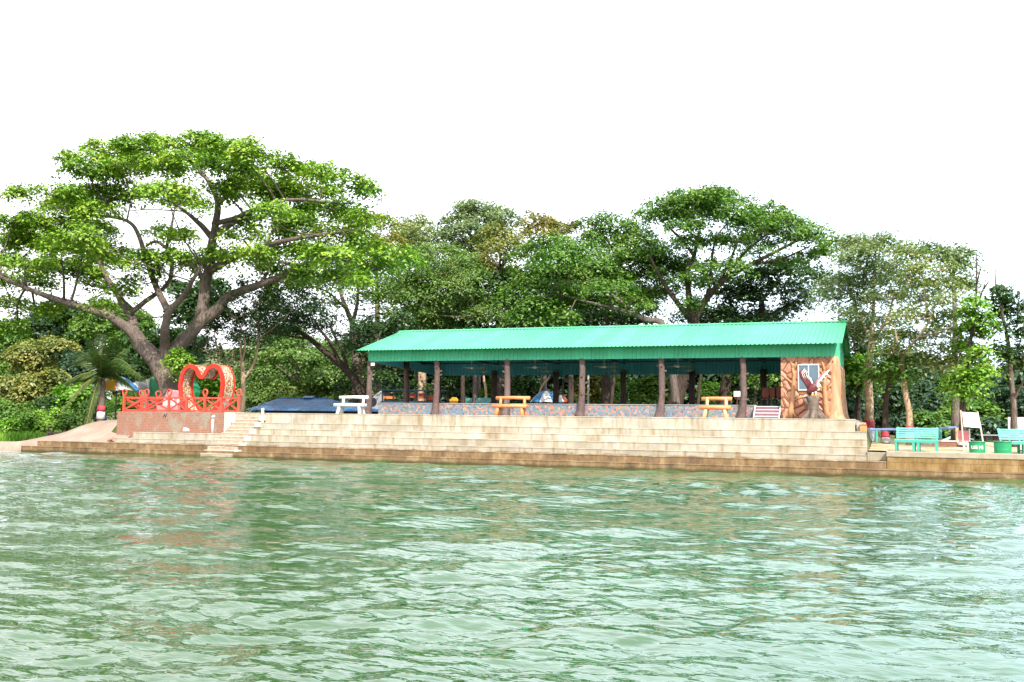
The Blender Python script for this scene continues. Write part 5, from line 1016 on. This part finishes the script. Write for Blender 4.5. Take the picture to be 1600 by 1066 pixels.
tree('wavy_trunk_tree', 'tan-leaved tree with thin wavy pale trunk behind the teal bench', 47.6, [(1422, 690), (1421, 650), (1416, 620), (1412, 590), (1409, 562)], .145, .10,
 [([(1409, 565), (1418, 545), (1435, 528), (1450, 505), (1462, 470)], .08, .03), ([(1409, 562), (1402, 535), (1398, 510)], .06, .02), ([(1435, 528), (1465, 520), (1490, 510)], .05, .02), ([(1450, 505), (1445, 460), (1440, 420)], .05, .02)],
 [(1425, 392, 26, 10), (1450, 400, 26, 12), (1440, 420, 30, 14), (1470, 418, 26, 12), (1425, 440, 26, 13), (1458, 442, 32, 14), (1485, 445, 22, 13), (1440, 465, 30, 13), (1475, 468, 28, 13), (1425, 490, 24, 11), (1455, 492, 30, 13), (1488, 490, 26, 13), (1500, 515, 20, 12), (1465, 515, 28, 12), (1430, 522, 24, 10), (1490, 540, 24, 13, .4, 1), (1455, 545, 28, 12, -.4, 1), (1475, 565, 26, 12, -.3, 1), (1500, 560, 16, 12, .3, 1), (1440, 562, 18, 10, 0, 1), (1398, 545, 16, 12), (1405, 520, 16, 9)],
 'tan', 'bark_pale', (.20, .075), 1.5, 42, .34, 2, paint_=[('white_band', 690, 676, 'bandwhite'), ('red_band', 675.5, 666, 'bandred')], twigs=5, fill=.3)
tree('dark_trunk_tree', 'small tree with blackish trunk and red and white painted foot', 48.6, [(1384, 694), (1383, 660), (1384, 630), (1389, 600), (1394, 575)], .15, .10, [([(1391, 590), (1400, 572), (1408, 560)], .06, .02), ([(1391, 590), (1380, 575), (1372, 565)], .06, .02)],
 [(1385, 572, 20, 12), (1405, 562, 18, 12), (1372, 585, 14, 10), (1395, 590, 16, 10), (1410, 585, 14, 9), (1390, 550, 22, 10)], 'mid', 'bark_dark', (.22, .1), .9, 34, .36, 1.5, paint_=[('white_band', 692, 683.5, 'bandwhite'), ('red_band', 683, 674, 'bandred')])
tree('tall_tree', 'tall green tree showing behind the tan-leaved tree top', 60, [(1492, 650), (1492, 530), (1490, 430)], .2, .08, [], [(1460, 384, 24, 8), (1480, 392, 22, 10), (1500, 400, 18, 12), (1508, 420, 14, 14), (1498, 440, 18, 12), (1475, 405, 24, 10), (1508, 448, 10, 8)], 'grey', 'bark', (.26, .11), .9, 34, .36, 1.5)
tree('young_tree', 'slim young tree with bright green leaves beside the tilted banner', 46, [(1505, 696), (1504, 660), (1505, 630), (1507, 600), (1512, 560), (1520, 510), (1525, 475)], .15, .05, [([(1507, 600), (1520, 585), (1530, 575)], .04, .02)],
 [(1525, 470, 12, 7), (1520, 487, 17, 9), (1532, 498, 15, 9), (1515, 510, 17, 10), (1530, 522, 18, 9), (1514, 540, 20, 10), (1534, 548, 16, 9), (1520, 562, 18, 9), (1508, 585, 20, 10), (1528, 592, 18, 9), (1500, 602, 18, 9), (1518, 612, 18, 9), (1535, 575, 14, 8), (1495, 590, 14, 8)], 'lime', 'bark_dark', (.19, .095), 1.05, 38, .27, 1.0,
 bare=([(1525, 470), (1526, 440), (1526, 400), (1527, 388)], [(1526, 445), (1531, 425), (1532, 415)], [(1530, 470), (1537, 450), (1542, 432)], [(1537, 452), (1543, 443), (1546, 436)]), twigs=3, paint_=[('white_band', 696, 690, 'bandwhite')])
tree('young_tree', 'sparse young tree with dark leaf tufts at the right photo edge', 47, [(1586, 690), (1584, 650), (1583, 620), (1580, 595), (1578, 560), (1574, 530), (1568, 500), (1562, 470)], .14, .05, [([(1584, 625), (1594, 605), (1602, 590)], .07, .03), ([(1578, 560), (1590, 545), (1598, 520)], .05, .02)],
 [(1564, 452, 12, 6), (1570, 466, 13, 7), (1560, 485, 12, 7), (1580, 482, 11, 7), (1590, 500, 14, 9), (1598, 520, 12, 10), (1562, 545, 14, 8), (1575, 555, 14, 7), (1594, 548, 14, 9), (1600, 480, 10, 12), (1605, 560, 14, 10), (1585, 570, 16, 8), (1565, 510, 10, 6)], 'dark', 'bark', (.20, .10), .8, 28, .26, 1.0,
 bare=([(1562, 470), (1556, 450), (1555, 425), (1560, 405)], [(1590, 500), (1592, 470), (1596, 440)]), twigs=3)
tree('dark_trunk_tree', 'dark leafy tree close behind the right gable end', 57, [(1340, 665), (1341, 620), (1344, 570)], .17, .1, [], [(1345, 525, 18, 12), (1335, 545, 18, 14), (1355, 548, 16, 14), (1342, 568, 20, 14), (1335, 590, 16, 12), (1350, 590, 14, 12), (1340, 610, 16, 12), (1332, 505, 18, 10), (1352, 505, 16, 12)], 'dark', 'bark_dark', (.22, .12), 1.0, 36, .36, 1.2)
bush('lime green leafy sapling just right of the gable end', 1340, 572, 9, 14, 56, 'lime', 5)
# bushes and crowns beyond the right-hand yard
for a in [('round mid green tree behind the tilted banner', 1520, 645, 34, 28, 78, 'mid'), ('dark round tree behind the young bright tree', 1478, 640, 30, 28, 84, 'far'), ('blue-green round tree behind the wavy trunk', 1440, 615, 42, 34, 92, 'far'), ('tall haze-tinted tree above the blue tarpaulin roll', 1400, 625, 26, 34, 82, 'far'),
          ('round tree right of the tilted banner', 1556, 640, 30, 32, 88, 'far'), ('dark tree behind the white hoarding', 1592, 630, 26, 34, 84, 'far'), ('green bush under the tilted banner', 1545, 672, 26, 14, 70, 'far'), ('low green bush right of the gable foot', 1330, 625, 14, 26, 70, 'far'), ('haze-tinted tree between the tan trunk and the blackish trunk', 1370, 640, 16, 30, 86, 'far'), ('green tree behind the low brown wall', 1462, 660, 30, 18, 74, 'mid')]:
    bush(a[0], *a[1:6], a[6], 12, (.34, .18), 'round_tree', 'tree', 1.0)
# --- left bank
for a in [('large yellow-blossomed tree on the left bank near the water', 55, 612, 58, 34, 74, 'yellow', 20), ('upper yellow-blossomed tree at the left photo edge', 62, 556, 56, 26, 84, 'yellow', 18), ('dark green tree between the two yellow-blossomed trees', 40, 585, 60, 26, 88, 'mid', 16), ('pale green tree high on the left hillside', 140, 515, 52, 26, 100, 'lime', 14), ('green tree above the palm crown on the hillside', 205, 520, 40, 34, 92, 'mid', 14),
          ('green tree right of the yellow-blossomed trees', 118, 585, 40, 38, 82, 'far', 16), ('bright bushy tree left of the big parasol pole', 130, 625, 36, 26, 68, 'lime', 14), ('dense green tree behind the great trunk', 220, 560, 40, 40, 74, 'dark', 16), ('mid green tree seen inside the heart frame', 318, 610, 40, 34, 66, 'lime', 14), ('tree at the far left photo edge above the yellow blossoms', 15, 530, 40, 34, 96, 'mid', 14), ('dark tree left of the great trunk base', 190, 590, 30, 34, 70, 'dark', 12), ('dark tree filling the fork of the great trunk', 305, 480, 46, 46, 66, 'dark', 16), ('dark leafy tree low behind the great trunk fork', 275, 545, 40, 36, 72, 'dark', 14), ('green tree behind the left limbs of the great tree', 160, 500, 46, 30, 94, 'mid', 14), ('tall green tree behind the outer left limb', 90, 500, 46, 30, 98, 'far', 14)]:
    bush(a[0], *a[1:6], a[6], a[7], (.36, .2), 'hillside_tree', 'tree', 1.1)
for a in [('leftmost bright shrub at the far waterline', 12, 668, 22, 14, 60, 'lime'), ('second bright shrub at the far waterline', 42, 662, 22, 18, 61.5, 'mid'), ('third bright shrub at the far waterline by the post fence', 72, 660, 22, 18, 62, 'lime'), ('round shrub behind the foot of the sand slope', 105, 655, 24, 18, 63, 'mid'), ('bright shrub under the big parasol', 196, 632, 22, 20, 58, 'lime'), ('pale shrub behind the palm trunk', 150, 640, 22, 16, 60, 'mid'), ('upper shrub above the far waterline at photo left edge', 18, 645, 26, 20, 66, 'mid'), ('dark shrub above the post fence', 84, 640, 26, 18, 68, 'dark')]:
    bush(a[0], *a[1:6], a[6], 9, (.24, .13), 'shoreline_shrub', 'shrub', 1.1)
tree('climbing_fern', 'tuft of bright climbing leaves on the right side of the great trunk', 46.3, [(272, 600), (272, 580), (272, 560)], .03, .02, [], [(272, 560, 12, 8, 0), (282, 568, 12, 9, 0), (268, 572, 8, 7, 0), (285, 580, 9, 8, 0), (276, 550, 9, 5, 0), (292, 560, 8, 6, 0)], 'lime', 'bark_dark', (.2, .08), 2.2, 34, .22, .3, cat='climbing plant', gbase=at(272, 600, 46.3).z)
# --- coconut palm
def palm(px, v):
    b0 = at(px, 655, v); b0.z = mound(b0.x, v)-.1; tp = at(159, 592, v); o = thing('coconut_palm', b0, 'young coconut palm with red and white painted foot on the sand slope', 'palm tree')
    mid = (b0+tp)/2+Vector((.05, 0, 0)); b = MB(); pts = [b0.lerp(mid, t/4) for t in range(5)]+[mid.lerp(tp, t/4) for t in range(1, 5)]; b.tube(pts, [.26, .21, .2, .19, .185, .18, .2, .22, .16], 12, wob=.04); b.build('trunk', M['bark'], o, smooth=True)
    for nm, y0, y1, mt in (('white_band', 655, 643, 'bandwhite'), ('red_band', 642.6, 634, 'bandred')):
        z0, z1 = at(px, y0, v).z, at(px, y1, v).z; f = lambda z: b0.lerp(mid, (z-b0.z)/(mid.z-b0.z)); bb = MB(); bb.tube([f(z0), f((z0+z1)/2), f(z1)], [.25, .235, .225], 12, wob=.04); bb.build(nm, M[mt], o, smooth=True)
    r_ = np.random.default_rng(5); ends = [(95, 645, -1.5, .9), (100, 600, -.5, .9), (118, 548, .8, .7), (140, 530, -.8, .5), (160, 522, .6, .25), (178, 528, -1.2, .45), (200, 545, .9, .75), (222, 590, -.6, 1.0), (215, 615, .5, 1.1), (130, 690, -1.0, 1.0), (110, 570, 1.8, .8), (186, 560, 2.2, .8), (150, 545, -2.4, .6), (205, 575, -2.0, .9), (125, 610, 2.0, .9), (172, 540, 2.0, .5)]
    for k, (ex, ey, dv, bow) in enumerate(ends):
        E_ = at(ex, ey, v+dv); L_ = (E_-tp).length; c1 = tp.lerp(E_, .35)+Vector((0, 0, bow*L_*.42)); pts = []
        for i in range(15): t = i/14; pts.append(tp*(1-t)**2+c1*2*t*(1-t)+E_*t*t)
        b = MB(); b.tube(pts, [.045-.037*i/14 for i in range(15)], 6); b.k = 1
        for i in range(2, 57):
            t = i/57*14; j = min(int(t), 13); p = pts[j].lerp(pts[j+1], t-j); d = (pts[j+1]-pts[j]).normalized(); s_ = d.cross(Vector((0, 0, 1))); s_ = s_.normalized() if s_.length > .05 else Vector((1, 0, 0))
            ll = .85*math.sin(math.pi*(.12+.8*i/57))**.7
            for sg_ in (-1, 1):
                tip = p+(s_*sg_*.75+d*.55+Vector((0, 0, -.45-.3*r_.random()))).normalized()*ll*r_.uniform(.85, 1.1); mm = p.lerp(tip, .5)+Vector((0, 0, .06)); w_ = d*.028
                b.add([p-w_, p+w_, mm+w_*1.1, mm-w_*1.1, tip], [(0, 1, 2, 3), (3, 2, 4)])
        b.build('frond', [M['frondrib'], L['palm']], o)
M['frondrib'] = paint('yellow_green_rib', (.28, .24, .05), .6, .2)
palm(157, 45.3)
# --- the far wood closing the view
def far_wood():
    r_ = np.random.default_rng(77); pads = []
    def row(x0, x1, ytop, v, n, rx=26, ry=16):
        for _ in range(n):
            x = r_.uniform(x0, x1); yt = np.interp(x, *zip(*ytop)); y = r_.uniform(yt, 672); dv = r_.uniform(-4, 6); c = at(x, y, v+dv); s = mpp(x, y, v+dv); k = r_.uniform(.7, 1.3); pads.append((c, (rx*s*k, rx*s*k*.8, ry*s*k)))
    row(-260, 340, [(-260, 500), (0, 505), (100, 490), (180, 500), (240, 540), (340, 575)], 108, 210)
    row(330, 560, [(330, 590), (380, 600), (430, 560), (560, 540)], 100, 80)
    row(560, 1330, [(560, 520), (900, 520), (1040, 540), (1300, 560), (1330, 600)], 92, 300)
    row(1320, 1700, [(1320, 615), (1370, 590), (1440, 565), (1500, 585), (1560, 590), (1590, 585), (1700, 560)], 112, 170)
    V, cl = pad_leaves(pads, r_, (.62, .36), .55, 26, .8, .8, -.4)
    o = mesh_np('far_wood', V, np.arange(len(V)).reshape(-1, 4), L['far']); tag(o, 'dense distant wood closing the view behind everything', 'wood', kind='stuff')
far_wood()
